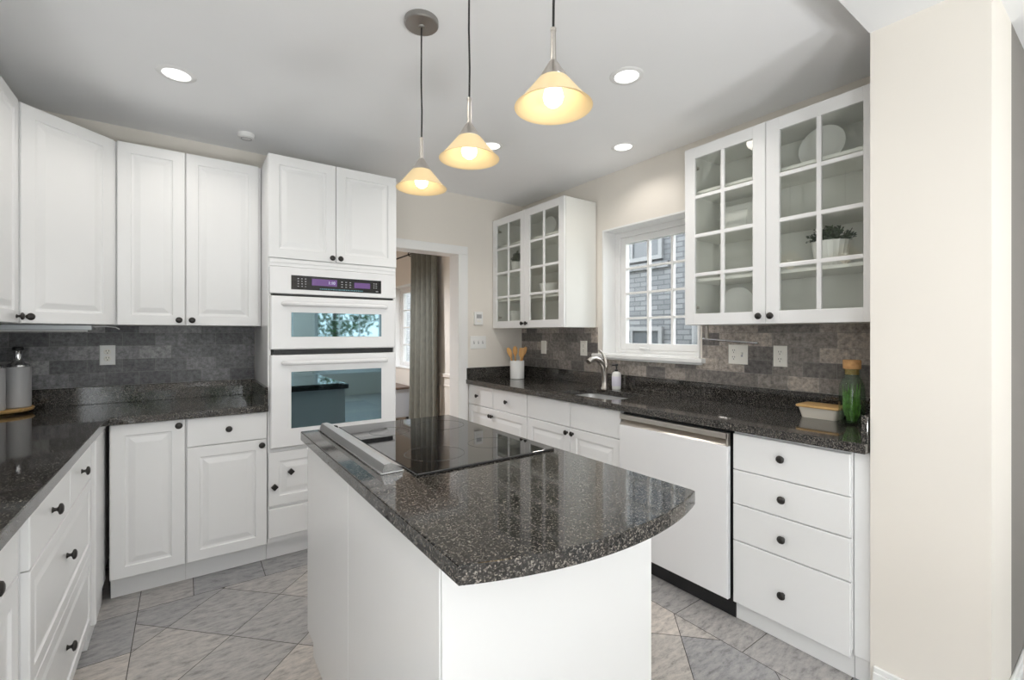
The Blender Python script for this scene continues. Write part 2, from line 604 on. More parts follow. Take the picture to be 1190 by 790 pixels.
M_ceil2 = paint('dining_ceiling_paint', (0.78, 0.785, 0.79), 0.85, 0.01, 2)
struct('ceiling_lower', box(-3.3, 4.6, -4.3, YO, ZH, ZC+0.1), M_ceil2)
struct('ceiling_hall', box(-1.2, XW, YW+0.14, 8.2, 2.70, 2.80), M_ceil)
struct('wall_hall_far', box(-1.2, XW, 8.05, 8.2, 0, 2.70), M_wall)
struct('wall_hall_left', box(-1.2, -1.05, YW+0.14, 8.05, 0, 2.70), M_wall)
# wainscot and chair rail on the hall wall
bm = box(XW-0.012, XW-0.001, 3.72, 6.04, 0.0, 0.78)
bx(bm, XW-0.03, XW-0.001, 3.72, 6.04, 0.775, 0.82, 0.006)
for ya, yb in ((3.9, 4.55), (4.65, 5.3), (5.4, 5.95)):
    for q in ((ya, ya+0.02, 0.22, 0.66), (yb-0.02, yb, 0.22, 0.66), (ya, yb, 0.2, 0.22), (ya, yb, 0.66, 0.68)):
        bx(bm, XW-0.022, XW-0.011, q[0], q[1], q[2], q[3])
struct('trim_1', bm, M_wall)
bm = box(XW-0.09, XW-0.001, 3.72, 8.04, 2.62, 2.699, 0.02, 2)
struct('trim_2', bm, M_crown)
# doorway casing and jamb
bm = bmesh.new()
cw = 0.075
for sgn, x in ((1, DX1), (-1, DX0)):
    xa = x if sgn > 0 else x-cw
    bx(bm, xa, xa+cw, YW-0.018, YW-0.001, 0, DZ-0.0185)
    bx(bm, min(x, x-sgn*0.018), max(x, x-sgn*0.018), YW-0.016, YW+0.15, 0, DZ)
bx(bm, DX0-cw, DX1+cw, YW-0.018, YW-0.001, DZ-0.018, DZ+0.055, 0.004)
bx(bm, DX0, DX1, YW-0.016, YW+0.15, DZ-0.02, DZ-0.001)
struct('door_1', bm, M_trim)
# baseboard around the end wall
bm = box(2.042, 2.059, 0.28, 0.598, 0, 0.085, 0.003)
bx(bm, 2.047, 2.059, 0.285, 0.598, 0.085, 0.105, 0.004)
bx(bm, 2.042, 4.44, 0.28, 0.2965, 0, 0.085, 0.003)
bx(bm, 2.047, 4.44, 0.285, 0.2965, 0.085, 0.105, 0.004)
struct('baseboard_right', bm, M_trim)

# ------------------------------------------------------------------ kitchen window
def window(name, axis, y0, y1, z0, z1, xf, xb, cols, rows, fw=0.055, sw=0.05, m=M_trim):
    """window in a wall running along y at x (axis='y') or along x at y (axis='x')"""
    def B(bm, a0, a1, d0, d1, c0, c1, bev=0.0):
        if axis == 'y':
            bx(bm, d0, d1, a0, a1, c0, c1, bev)
        else:
            bx(bm, a0, a1, d0, d1, c0, c1, bev)
    bm = bmesh.new()
    s = 1 if xb > xf else -1
    t = 0.014
    for a0, a1, c0, c1 in ((y0, y0+t, z0, z1), (y1-t, y1, z0, z1), (y0+t, y1-t, z1-t, z1), (y0+t, y1-t, z0, z0+t)):
        B(bm, a0, a1, xf-s*0.012, xb, c0, c1, 0.002)
    for a0, a1, c0, c1 in ((y0+t, y0+fw, z0+t, z1-t), (y1-fw, y1-t, z0+t, z1-t), (y0+fw, y1-fw, z1-fw, z1-t), (y0+fw, y1-fw, z0+t, z0+fw*0.7)):
        B(bm, a0, a1, xf+s*0.125, xf+s*0.2, c0, c1, 0.003)
    o = struct(name, bm, m)
    e = fw+sw
    bm = bmesh.new()
    zb = z0+fw*0.7+sw
    for a0, a1, c0, c1 in ((y0+fw, y0+e, zb-sw, z1-fw), (y1-e, y1-fw, zb-sw, z1-fw), (y0+e, y1-e, z1-e, z1-fw), (y0+e, y1-e, zb-sw, zb)):
        B(bm, a0, a1, xf+s*0.14, xf+s*0.185, c0, c1, 0.004)
    sash = part('sash', bm, m, o)
    bm = bmesh.new()
    for i in range(1, cols):
        a = y0+e+(y1-y0-2*e)*i/cols
        B(bm, a-0.009, a+0.009, xf+s*0.147, xf+s*0.177, zb, z1-e)
    for i in range(1, rows):
        c = zb+(z1-e-zb)*i/rows
        B(bm, y0+e, y1-e, xf+s*0.149, xf+s*0.175, c-0.008, c+0.008)
    part('muntin', bm, m, sash)
    bm = bmesh.new()
    B(bm, y0+e-0.004, y1-e+0.004, xf+s*0.160, xf+s*0.164, zb-0.004, z1-e+0.004)
    part('glass', bm, M_glass, sash)
    return o
w1 = window('window_1', 'y', WY0+0.001, WY1-0.001, WZ0+0.001, WZ1-0.001, XW, XW+0.235, 3, 4)
bm = box(XW-0.055, XW+0.13, WY0-0.04, WY1+0.075, WZ0-0.022, WZ0+0.008, 0.006)
bx(bm, XW-0.03, XW-0.009, WY0-0.02, WY1+0.06, WZ0-0.034, WZ0-0.022, 0.003)
part('window_sill', bm, M_trim, w1)
part('sash_handle', tube(bmesh.new(), [(XW+0.13, 2.25, 1.21), (XW+0.115, 2.24, 1.213), (XW+0.11, 2.15, 1.205)], 0.008, 8), M_trim, w1, smooth=60)
window('window_2', 'y', 6.051, 6.999, 0.801, 2.049, XW, XW+0.235, 2, 4, 0.06, 0.04)
k = 3
for (a0, a1, c0, c1) in wins:
    window('window_%d' % k, 'x', a0+0.001, a1-0.001, c0+0.001, c1-0.001, -4.15, -4.29, 3, 3, 0.06, 0.04)
    k += 1
window('window_6', 'y', -3.199, -0.601, 0.471, 2.229, -3.15, -3.29, 5, 3, 0.06, 0.04)

# tile backsplashes (object local frame: x along the wall, z up)
def splash(name, rects, m, loc, rz):
    bm = bmesh.new()
    for x0, x1, z0, z1 in rects:
        bx(bm, x0, x1, 0, 0.0075, z0, z1)
    o = struct(name, bm, m)
    o.location = loc
    o.rotation_euler = (0, 0, rz)
    return o
ZB = 1.0145
splash('backsplash_back', [(-0.938+0.46, 0.383+0.46, ZB-1.014, 1.37-1.014)], M_slatec, (-0.46, YW-0.0085, 1.014), 0)
splash('backsplash_left', [(0.7-0.9, YW-0.01-0.9, ZB-1.014, 1.37-1.014)], M_slatec, (XL+0.0085, 0.9, 1.014), PI/2)
splash('backsplash_right', [(0.0, 3.557-2.56, 0.0005, 0.356), (3.557-2.56, 3.557-1.655, 0.0005, 0.118), (3.557-1.655, 3.557-0.613, 0.0005, 0.356)], M_slatew, (XW-0.0085, 3.557, 1.014), -PI/2)

# ------------------------------------------------------------------ cabinet building blocks
def knob_bm(s=1.0):
    """round mushroom knob whose axis runs along -y"""
    M = Matrix.Rotation(PI/2, 4, 'X')
    return lathe(bmesh.new(), [(0, 0.0), (0.009*s, 0.0), (0.008*s, 0.002), (0.0055*s, 0.005), (0.0048*s, 0.010), (0.008*s, 0.013), (0.0152*s, 0.0155), (0.0165*s, 0.018), (0.0150*s, 0.022), (0.009*s, 0.025), (0, 0.026)], 20, M)
KNOB = None
def knob(parent, x, y, z):
    global KNOB
    if KNOB is None:
        o = part('knob', knob_bm(), M_knob, parent, None, 50)
        KNOB = o.data
    else:
        o = bpy.data.objects.new('knob', KNOB)
        C.objects.link(o)
        o.parent = parent
    o.location = (x, y, z)
    o['label'] = 'dark bronze knob'
    return o
def front(t, kind, x0, x1, z0, z1, prof, knobs=(), yf=0.0, th=0.018, m=None):
    o = part(kind, panel(bmesh.new(), x0, x1, z0, z1, yf, th, prof), m or M_cab, t)
    for kx, kz in knobs:
        knob(o, kx, yf, kz)
    return o
def carcass(t, w, d, z0, z1, y0=0.0185, m=None):
    return part('body', box(0, w, y0, d, z0, z1, 0.001, 1), m or M_cab, t)
def base_cab(label, loc, rz, w, d, fronts, toe=True, toe_m=None, group=None, toe_y=0.07, top=0.875):
    t = thing('base_cabinet', label, 'cabinet', loc, rz, group)
    carcass(t, w, d, 0.112, top)
    for f in fronts:
        front(t, *f)
    if toe:
        part('toe_kick', box(0, w, toe_y, toe_y+0.016, 0.001, 0.112), toe_m or M_cab, t)
    return t
g = 0.0015
# --- oven wall, wall cabinets
def wall_cab(label, loc, rz, w, d, fronts, z0=1.366, z1=2.35):
    t = thing('wall_cabinet', label, 'cabinet', loc, rz)
    carcass(t, w, d, z0, z1-0.002)
    for f in fronts:
        front(t, *f)
    return t
YU = 3.21
wall_cab('narrow white raised-panel wall cabinet beside the diagonal corner cabinet', (-0.302, YU, 0), 0, 0.3015, 0.34, [('door', 0.005, 0.2985, 1.366, 2.35, RAISED, [(0.272, 1.396)])])
wall_cab('wider white raised-panel wall cabinet next to the oven tower', (0.0005, YU, 0), 0, 0.381, 0.34, [('door', 0.003, 0.367, 1.366, 2.35, RAISED, [(0.030, 1.396)])])
# corner cabinet: diagonal front
t = thing('corner_wall_cabinet', 'white corner wall cabinet with a diagonal raised-panel door', 'cabinet', (-0.60, 2.922, 0), PI/4)
dw = 0.298*math.sqrt(2)
c, s = math.cos(-PI/4), math.sin(-PI/4)
def toloc(x, y):
    x, y = x+0.60, y-2.922
    return (x*c-y*s, x*s+y*c)
poly = [toloc(*p) for p in ((-0.592, 2.944), (-0.318, 3.218), (-0.304, 3.232), (-0.304, 3.549), (-0.931, 3.549), (-0.931, 2.923), (-0.613, 2.923))]
part('body', prism(bmesh.new(), poly, 1.366, 2.348), M_cab, t)
front(t, 'door', 0.004, dw-0.010, 1.366, 2.35, RAISED, [(0.030, 1.396)])
# left wall cabinet
wall_cab('white raised-panel wall cabinet on the left wall at the photo edge', (-0.60, 2.30, 0), PI/2, 0.618, 0.328, [('door', 0.01, 0.606, 1.366, 2.35, RAISED, [(0.576, 1.396)])])
wall_cab('white raised-panel wall cabinet on the left wall nearest the camera', (-0.60, 1.66, 0), PI/2, 0.636, 0.328, [('door', 0.01, 0.626, 1.366, 2.35, RAISED, [(0.04, 1.396)])])
# --- under-cabinet light bar
t = thing('under_cabinet_light', 'pale metal light bar under the corner wall cabinet', 'light', (-0.62, 3.27, 1.33), 0)
part('housing', box(-0.29, 0.222, -0.055, 0.055, 0.008, 0.034, 0.003), M_lightbar, t)
part('diffuser', box(-0.28, 0.205, -0.045, 0.045, 0.0, 0.0075, 0.002), M_white, t)
part('wire', tube(bmesh.new(), [(0.222, 0.0, 0.026), (0.27, 0.0, 0.028), (0.31, 0.01, 0.024), (0.325, 0.02, 0.014)], 0.003, 8), M_white, t, smooth=60)

# --- oven wall, base cabinets
YB = 2.945
base_cab('narrow white base cabinet with one full-height raised-panel door', (-0.3035, YB, 0), 0, 0.3035, 0.60, [('door', 0.004, 0.3005, 0.115, 0.872, RAISED, [(0.275, 0.843)])])
base_cab('white base cabinet with a drawer over a door beside the oven tower', (0.001, YB, 0), 0, 0.381, 0.60, [('drawer', 0.005, 0.377, 0.722, 0.872, SLAB, [(0.192, 0.799)]), ('door', 0.005, 0.377, 0.115, 0.718, RAISED, [(0.351, 0.688)])])
# --- left run (faces +x)
bm = bmesh.new()
bx(bm, -0.931, -0.339, 2.578, 3.549, 0.112, 0.875)
bx(bm, -0.339, -0.3055, 2.573, 2.60, 0.10, 0.874, 0.004)
bx(bm, -0.339, -0.322, 2.60, 3.0, 0.112, 0.874)
bx(bm, -0.35, -0.334, 2.58, 3.0, 0.001, 0.112)
solo('corner_base_cabinet', bm, M_cab, 'plain white blind corner base cabinet with a filler post at its edge', 'cabinet')
t = base_cab('white base cabinet of glossy panelled drawers on the left run', (-0.32, 1.65, 0), PI/2, 0.92, 0.60, [
    ('drawer', 0.0, 0.488, 0.722, 0.872, SLAB, [(0.235, 0.80)]), ('drawer', 0.492, 0.918, 0.722, 0.872, SLAB, [(0.70, 0.80)]),
    ('drawer', 0.0, 0.918, 0.42, 0.718, RAISED_S, [(0.44, 0.585)]), ('drawer', 0.0, 0.918, 0.115, 0.416, RAISED_S, [(0.44, 0.28)])], toe_y=0.03)
base_cab('white base cabinet at the left photo edge with drawer over door', (-0.339, 0.99, 0), PI/2, 0.655, 0.58, [
    ('drawer', 0.003, 0.652, 0.722, 0.872, SLAB, [(0.432, 0.778)]), ('door', 0.003, 0.652, 0.115, 0.718, RAISED, [(0.03, 0.66)])], toe_y=0.03)
# --- oven tower
t = thing('oven_tower', 'tall white oven tower cabinet with two doors above the ovens', 'cabinet', (0.3845, YB, 0))
TW = 0.766
part('side_panel', box(0, 0.016, 0.0185, 0.60, 0.112, 2.353), M_cab, t)
part('side_panel', box(TW-0.016, TW, 0.0185, 0.60, 0.112, 2.353), M_cab, t)
part('upper_box', box(0.0161, TW-0.0161, 0.0185, 0.5845, 1.732, 2.353), M_cab, t)
part('lower_box', box(0.0161, TW-0.0161, 0.0185, 0.5845, 0.112, 0.650), M_cab, t)
part('back_panel', box(0.0161, TW-0.0161, 0.585, 0.60, 0.112, 2.353), M_cab, t)
bm = box(0.006, TW-0.006, 0.006, 0.0185, 1.712, 1.757, 0.002)
bx(bm, 0.006, TW-0.006, 0.0, 0.0185, 1.732, 1.752, 0.004)
part('moulding', bm, M_cab, t)
front(t, 'door', 0.002, 0.3725, 1.760, 2.356, RAISED, [(0.351, 1.783)])
front(t, 'door', 0.3765, TW-0.002, 1.760, 2.356, RAISED, [(0.400, 1.783)])
d = front(t, 'drawer', 0.002, TW-0.002, 0.325, 0.635, RAISED, [])
for kx, kz in ((0.033, 0.436), (0.119, 0.512)):
    bm = bmesh.new()
    M = Matrix.Translation((kx, -0.001, kz)) @ Matrix.Rotation(R(48), 4, 'Y')
    n0 = len(bm.verts)
    bx(bm, -0.014, 0.014, -0.02, 0.0, -0.014, 0.014, 0.003)
    bmesh.ops.transform(bm, matrix=M, verts=bm.verts[:])
    o = part('square_knob', bm, M_knob, d)
    o['label'] = 'dark square knob'
front(t, 'drawer', 0.002, TW-0.002, 0.143, 0.308, SLAB, [])
part('toe_kick', box(0, TW, 0.07, 0.086, 0.001, 0.112), M_cab, t)

# --- double wall oven
ov = thing('double_wall_oven', 'white built-in double oven with dark glass windows in the tower', 'oven', (0.39, 2.935, 0.652))
OW = 0.748
def oz(z):
    return z-0.652
part('body', box(0.02, OW-0.012, 0.03, 0.56, oz(0.660), oz(1.705)), M_appl, ov)
fr = part('control_panel', box(0.0, OW, -0.008, 0.029, oz(1.552), oz(1.708), 0.005), M_appl, ov)
cp = part('control_glass', box(0.112, 0.648, -0.0105, -0.0085, oz(1.579), oz(1.662), 0.0008, 1), M_panelglass, fr, 'black glass control strip')
part('display', box(0.225, 0.37, -0.0115, -0.0108, oz(1.608), oz(1.648)), M_display, fr, 'violet display')
part('display', box(0.475, 0.575, -0.0115, -0.0108, oz(1.606), oz(1.640)), M_display, fr, 'violet display')
rnd = random.Random(3)
bts = [(cx, 1.596+0.015*q, 0.004) for cx in (0.15, 0.17, 0.19) for q in range(4)]
bts += [(cx, 1.606+0.015*q, 0.005) for cx in (0.40, 0.425, 0.45) for q in range(3)]
bts += [(cx, 1.612+0.013*q, 0.004) for cx in (0.60, 0.615) for q in range(3)]
for cx, cz, hw in bts:
    part('button', box(cx-hw, cx+hw, -0.0112, -0.0107, oz(cz), oz(cz+0.0045)), M_print, fr)
bm = bmesh.new()
x = 0.27
while x < 0.53:
    wl = rnd.uniform(0.004, 0.014)
    bx(bm, x, x+wl, -0.0112, -0.0107, oz(1.586), oz(1.592))
    x += wl+0.003
part('lettering', bm, M_teal, fr, 'pale blue row of tiny lettering')
part('indicator', box(0.612, 0.628, -0.0113, -0.0107, oz(1.588), oz(1.594)), M_print, fr)
cu = bpy.data.curves.new('clock', 'FONT')
cu.body = '1:10'
cu.size = 0.024
cu.extrude = 0.0003
to = bpy.data.objects.new('clock_tmp', cu)
C.objects.link(to)
dg = bpy.context.evaluated_depsgraph_get()
me = bpy.data.meshes.new_from_object(to.evaluated_get(dg))
bpy.data.objects.remove(to)
me.transform(Matrix.Translation((0.318, -0.0122, oz(1.620))) @ Matrix.Rotation(PI/2, 4, 'X'))
me.materials.clear()
me.materials.append(M_digit)
o = bpy.data.objects.new('clock_digits', me)
C.objects.link(o)
o.parent = fr
def oven_door(z0, z1, wz0, wz1, hz):
    dd = part('oven_door', panel(bmesh.new(), 0.004, OW-0.004, oz(z0), oz(z1), -0.012, 0.040, [(0, 0.006), (0.006, 0.0)]), M_appl, ov)
    part('oven_window', box(0.112, 0.648, -0.0135, -0.0125, oz(wz0), oz(wz1), 0.0005, 1), M_ovenglass, dd, 'dark tinted glass window')
    bm = bmesh.new()
    pts = [(0.07, -0.013, oz(hz)), (0.078, -0.04, oz(hz)), (0.11, -0.052, oz(hz)), (0.374, -0.060, oz(hz)), (OW-0.11, -0.052, oz(hz)), (OW-0.078, -0.04, oz(hz)), (OW-0.07, -0.013, oz(hz))]
    tube(bm, pts, [0.013, 0.014, 0.014, 0.014, 0.014, 0.014, 0.013], 12)
    part('oven_handle', bm, M_appl, dd, 'white bar handle', 60)
oven_door(1.228, 1.538, 1.301, 1.444, 1.492)
oven_door(0.660, 1.195, 0.767, 1.096, 1.150)
for z0, z1 in ((1.5405, 1.5515), (1.1975, 1.2265)):
    bm = box(0.02, OW-0.02, 0.0, 0.029, oz(z0), oz(z1))
    nslat = 1 if z1-z0 < 0.02 else 3
    for q in range(nslat):
        zz = z0+(z1-z0)*(q+0.5)/nslat
        bx(bm, 0.02, OW-0.02, -0.004, 0.0, oz(zz-0.002), oz(zz+0.002))
    part('vent_grille', bm, M_black, ov, 'black vent slot')

# --- window wall, base cabinets (face -x, local x runs towards the camera)
XB = 2.052
RZ = -PI/2
base_cab('white base cabinet with two small drawers over one wide panel by the doorway', (XB, 3.552, 0), RZ, 0.862, 0.585, [
    ('drawer', 0.004, 0.40, 0.703, 0.869, SLAB, [(0.16, 0.783)]), ('drawer', 0.404, 0.858, 0.703, 0.869, SLAB, [(0.60, 0.783)]),
    ('door', 0.004, 0.858, 0.115, 0.698, RAISED, [(0.365, 0.640), (0.395, 0.640)])], toe_y=0.035)
t = thing('sink_base_cabinet', 'white sink base cabinet with two blank fronts over two knobbed doors', 'cabinet', (XB, 2.6885, 0), RZ)
bm = bmesh.new()
bx(bm, 0, 0.016, 0.0185, 0.585, 0.112, 0.875)
bx(bm, 0.880, 0.896, 0.0185, 0.585, 0.112, 0.875)
bx(bm, 0.016, 0.880, 0.0185, 0.585, 0.112, 0.13)
bx(bm, 0.016, 0.880, 0.0185, 0.034, 0.66, 0.875)
part('body', bm, M_cab, t)
front(t, 'drawer_front', 0.003, 0.462, 0.706, 0.869, SLAB)
front(t, 'drawer_front', 0.466, 0.893, 0.706, 0.869, SLAB)
front(t, 'door', 0.003, 0.462, 0.115, 0.702, RAISED, [(0.436, 0.668)])
front(t, 'door', 0.466, 0.893, 0.115, 0.702, RAISED, [(0.492, 0.668)])
part('toe_kick', box(0, 0.896, 0.035, 0.051, 0.001, 0.112), M_cab, t)
# dishwasher
t = thing('dishwasher', 'white-panelled dishwasher with a steel top edge and black plinth', 'dishwasher', (2.03, 1.789, 0), RZ)
part('body', box(0.012, 0.645, 0.026, 0.58, 0.10, 0.866), M_black, t)
part('door_panel', panel(bmesh.new(), 0.004, 0.648, 0.096, 0.800, 0.0, 0.025, SLAB), M_appl, t)
bm = bmesh.new()
bx(bm, 0.004, 0.648, 0.0, 0.025, 0.832, 0.860, 0.002)
bx(bm, 0.640, 0.649, 0.0, 0.025, 0.800, 0.860, 0.001)
part('steel_edge', bm, M_steel, t, 'brushed steel top edge')
bm = bmesh.new()
vs = [bm.verts.new(cc) for x in (0.004, 0.6395) for cc in ((x, 0.001, 0.801), (x, 0.024, 0.826), (x, 0.0245, 0.801))]
bm.faces.new((vs[0], vs[3], vs[4], vs[1]))
bm.faces.new((vs[1], vs[4], vs[5], vs[2]))
bm.faces.new((vs[2], vs[5], vs[3], vs[0]))
bm.faces.new((vs[0], vs[1], vs[2]))
bm.faces.new((vs[3], vs[5], vs[4]))
part('grip', bm, M_steel, t, 'sloping brushed steel grip')
bm = box(0.004, 0.6585, 0.052, 0.07, 0.001, 0.098)
for q in (0.1, 0.3, 0.5):
    lathe(bm, [(0, 0), (0.006, 0.0), (0.005, 0.003), (0, 0.004)], 12, Matrix.Translation((q, 0.0525, 0.055)) @ Matrix.Rotation(PI/2, 4, 'X'))
part('plinth', bm, M_black, t)
# four drawers
base_cab('white base cabinet with a stack of four plain slab drawers', (XB, 1.129, 0), RZ, 0.4605, 0.585, [
    ('drawer', 0.002, 0.4585, 0.700, 0.862, SLAB, [(0.214, 0.790)]), ('drawer', 0.002, 0.4585, 0.543, 0.696, SLAB, [(0.218, 0.620)]),
    ('drawer', 0.002, 0.4585, 0.376, 0.539, SLAB, [(0.218, 0.453)]), ('drawer', 0.002, 0.4585, 0.088, 0.372, SLAB, [(0.218, 0.218)])], toe_y=0.035)
bm = box(2.078, 2.64, 0.6125, 0.667, 0.09, 0.873, 0.004)
bx(bm, 2.09, 2.105, 0.6125, 0.667, 0.001, 0.09)
solo('filler_panel', bm, M_cab, 'narrow white filler panel between the drawers and the end wall', 'panel')

# --- glass-fronted wall cabinets
def glass_cab(label, y_hi, y_lo, split):
    wd = y_hi-y_lo
    dpt = 0.34
    z0, z1 = 1.368, 2.358
    t = thing('glass_wall_cabinet', label, 'cabinet', (2.312, y_hi, 0), RZ)
    part('side_panel', box(0, 0.017, 0.02, dpt, z0, z1, 0.001, 1), M_inside, t)
    part('side_panel', box(wd-0.017, wd, 0.02, dpt, z0, z1, 0.001, 1), M_inside, t)
    part('bottom_panel', box(0.0171, wd-0.0171, 0.02, dpt, z0, z0+0.017), M_inside, t)
    part('top_panel', box(0.0171, wd-0.0171, 0.02, dpt, z1-0.017, z1), M_inside, t)
    part('back_panel', box(0.0171, wd-0.0171, dpt-0.008, dpt, z0+0.0171, z1-0.0171), M_inside, t)
    for q in (1, 2, 3):
        zz = z0+(z1-z0)*q/4+0.004
        part('shelf', box(0.0175, wd-0.0175, 0.045, dpt-0.009, zz-0.008, zz+0.008), M_inside, t)
    for a0, a1, kx, hx in ((0.002, split-0.0015, split-0.028, 0.05), (split+0.0015, wd-0.002, split+0.028, wd-0.05)):
        bm = bmesh.new()
        st = 0.062
        bx(bm, a0, a0+st, 0, 0.019, z0, z1, 0.0025)
        bx(bm, a1-st, a1, 0, 0.019, z0, z1, 0.0025)
        bx(bm, a0+st-0.001, a1-st+0.001, 0.0002, 0.0188, z0, z0+st, 0.0025)
        bx(bm, a0+st-0.001, a1-st+0.001, 0.0002, 0.0188, z1-st, z1, 0.0025)
        d = part('door', bm, M_cab, t)
        bm = bmesh.new()
        am = (a0+a1)/2
        bx(bm, am-0.010, am+0.010, 0.002, 0.017, z0+st-0.001, z1-st+0.001, 0.003)
        for q in (1, 2, 3):
            zz = z0+st+(z1-z0-2*st)*q/4
            bx(bm, a0+st-0.001, a1-st+0.001, 0.003, 0.016, zz-0.010, zz+0.010, 0.003)
        part('muntin', bm, M_cab, d)
        part('glass', box(a0+st-0.004, a1-st+0.004, 0.0085, 0.0115, z0+st-0.004, z1-st+0.004), M_cabglass, d)
        knob(d, kx, 0, z0+0.038)
        for hz in (z0+0.10, z1-0.10):
            bm = box(hx-0.008, hx+0.008, 0.0195, 0.034, hz-0.02, hz+0.02, 0.003)
            sg = -1 if hx < split else 1
            bx(bm, min(hx, hx+sg*0.03), max(hx, hx+sg*0.03), 0.026, 0.07, hz-0.008, hz+0.008, 0.003)
            part('hinge', bm, M_steel, d)
    return t
glass_cab('glass-fronted white wall cabinet by the doorway, far side of the window', 3.552, 2.572, 0.49)
glass_cab('glass-fronted white wall cabinet beside the end wall, near side of the window', 1.553, 0.645, 0.447)
SH = [1.368+0.0175, 1.368+0.2475+0.012, 1.368+0.495+0.012, 1.368+0.7425+0.012]

# ------------------------------------------------------------------ countertops
def rrect(x0, x1, y0, y1, r, n=8):
    out = []
    for cx, cy, a in ((x1-r, y1-r, 0), (x0+r, y1-r, 90), (x0+r, y0+r, 180), (x1-r, y0+r, 270)):
        for k in range(n+1):
            th = R(a+90*k/n)
            out.append((cx+r*math.cos(th), cy+r*math.sin(th)))
    return out
Z0, Z1 = 0.8765, 0.914
t = thing('countertop', 'dark granite L-shaped countertop on the left and oven-wall cabinets', 'countertop', (0, 0, 0))
part('slab', prism(bmesh.new(), [(-0.935, 0.70), (-0.306, 0.70), (-0.306, 2.915), (0.3825, 2.915), (0.3825, 3.555), (-0.935, 3.555)], Z0, Z1, bev=0.003), M_gran, t)
bm = box(-0.912, 0.362, 3.532, 3.5505, Z1+0.0005, 1.014, 0.002)
bx(bm, 0.3625, 0.3825, 2.925, 3.5505, Z1+0.0005, 1.014, 0.002)
bx(bm, -0.935, -0.9135, 0.70, 3.5505, Z1+0.0005, 1.014, 0.002)
part('upstand', bm, M_gran, t)
SX0, SX1, SY0, SY1 = 2.105, 2.465, 1.915, 2.435
t = thing('countertop', 'dark granite countertop with the sink under the window', 'countertop', (0, 0, 0))
part('slab', prism(bmesh.new(), [(2.024, 0.614), (2.652, 0.614), (2.652, 3.557), (2.024, 3.557)], Z0, Z1, [rrect(SX0, SX1, SY0, SY1, 0.07)], bev=0.003), M_gran, t)
bm = box(2.632, 2.651, 0.636, 3.535, Z1+0.0005, 1.014, 0.002)
bx(bm, 2.05, 2.651, 0.614, 0.635, Z1+0.0005, 1.014, 0.002)
bx(bm, 2.03, 2.651, 3.536, 3.557, Z1+0.0005, 1.014, 0.002)
part('upstand', bm, M_gran, t)
# sink bowl
t = thing('kitchen_sink', 'undermounted satin steel kitchen sink below the window', 'sink', (0, 0, 0))
bm = bmesh.new()
def loop(pts, z):
    return [bm.verts.new((x, y, z)) for x, y in pts]
lo = [loop(rrect(SX0-0.03, SX1+0.03, SY0-0.03, SY1+0.03, 0.09), 0.8755), loop(rrect(SX0+0.004, SX1-0.004, SY0+0.004, SY1-0.004, 0.068), 0.8755),
      loop(rrect(SX0+0.012, SX1-0.012, SY0+0.012, SY1-0.012, 0.065), 0.74), loop(rrect(SX0+0.05, SX1-0.05, SY0+0.05, SY1-0.05, 0.04), 0.70)]
for a, b in zip(lo, lo[1:]):
    for i in range(len(a)):
        j = (i+1) % len(a)
        bm.faces.new((a[i], a[j], b[j], b[i]))
bm.faces.new(lo[-1])
part('bowl', bm, M_sink, t, smooth=50)
part('drain', lathe(bmesh.new(), [(0, 0.7012), (0.02, 0.7012), (0.04, 0.704), (0.042, 0.7015)], 24, Matrix.Translation(((SX0+SX1)/2, (SY0+SY1)/2, 0))), M_chrome, t, smooth=40)
# faucet
t = thing('faucet', 'brushed nickel single-lever kitchen faucet behind the sink', 'faucet', (2.535, 2.37, Z1+0.0005), 0)
bm = lathe(bmesh.new(), [(0, 0), (0.028, 0), (0.027, 0.006), (0.023, 0.012), (0.021, 0.05)], 24)
tube(bm, [(0, 0, 0.04), (-0.002, 0, 0.10), (-0.012, 0, 0.15), (-0.030, 0, 0.185), (-0.060, 0, 0.212), (-0.10, 0, 0.226), (-0.14, 0, 0.220), (-0.17, 0, 0.200)],
     [0.021, 0.020, 0.0195, 0.019, 0.018, 0.0175, 0.019, 0.021], 16)
part('spout', bm, M_steel, t, smooth=60)
bm = tube(bmesh.new(), [(-0.005, 0, 0.135), (0.008, -0.004, 0.16), (0.012, -0.008, 0.185)], [0.017, 0.020, 0.013], 14)
tube(bm, [(0.012, -0.006, 0.175), (0.006, 0.004, 0.225), (-0.012, 0.014, 0.262), (-0.04, 0.022, 0.285)], [0.014, 0.011, 0.009, 0.007], 10)
part('lever', bm, M_steel, t, smooth=60)
# soap bottle
t = thing('soap_dispenser', 'white soap bottle with a dark pump beside the faucet', 'soap dispenser', (2.555, 2.275, Z1+0.0005), 0)
part('bottle', lathe(bmesh.new(), [(0, 0), (0.030, 0), (0.033, 0.006), (0.033, 0.105), (0.028, 0.122), (0.014, 0.130), (0, 0.131)], 24), M_white, t, smooth=40)
part('label', lathe(bmesh.new(), [(0.0333, 0.025), (0.0335, 0.026), (0.0335, 0.094), (0.0333, 0.095)], 24), M_label, t, 'lavender grey label band', 40)
bm = lathe(bmesh.new(), [(0, 0.131), (0.012, 0.131), (0.012, 0.143), (0.005, 0.145), (0.005, 0.170), (0.011, 0.172), (0.011, 0.182), (0, 0.183)], 16)
bx(bm, -0.045, 0.0, -0.006, 0.006, 0.173, 0.181, 0.002)
part('pump', bm, M_black, t, 'black pump', 40)

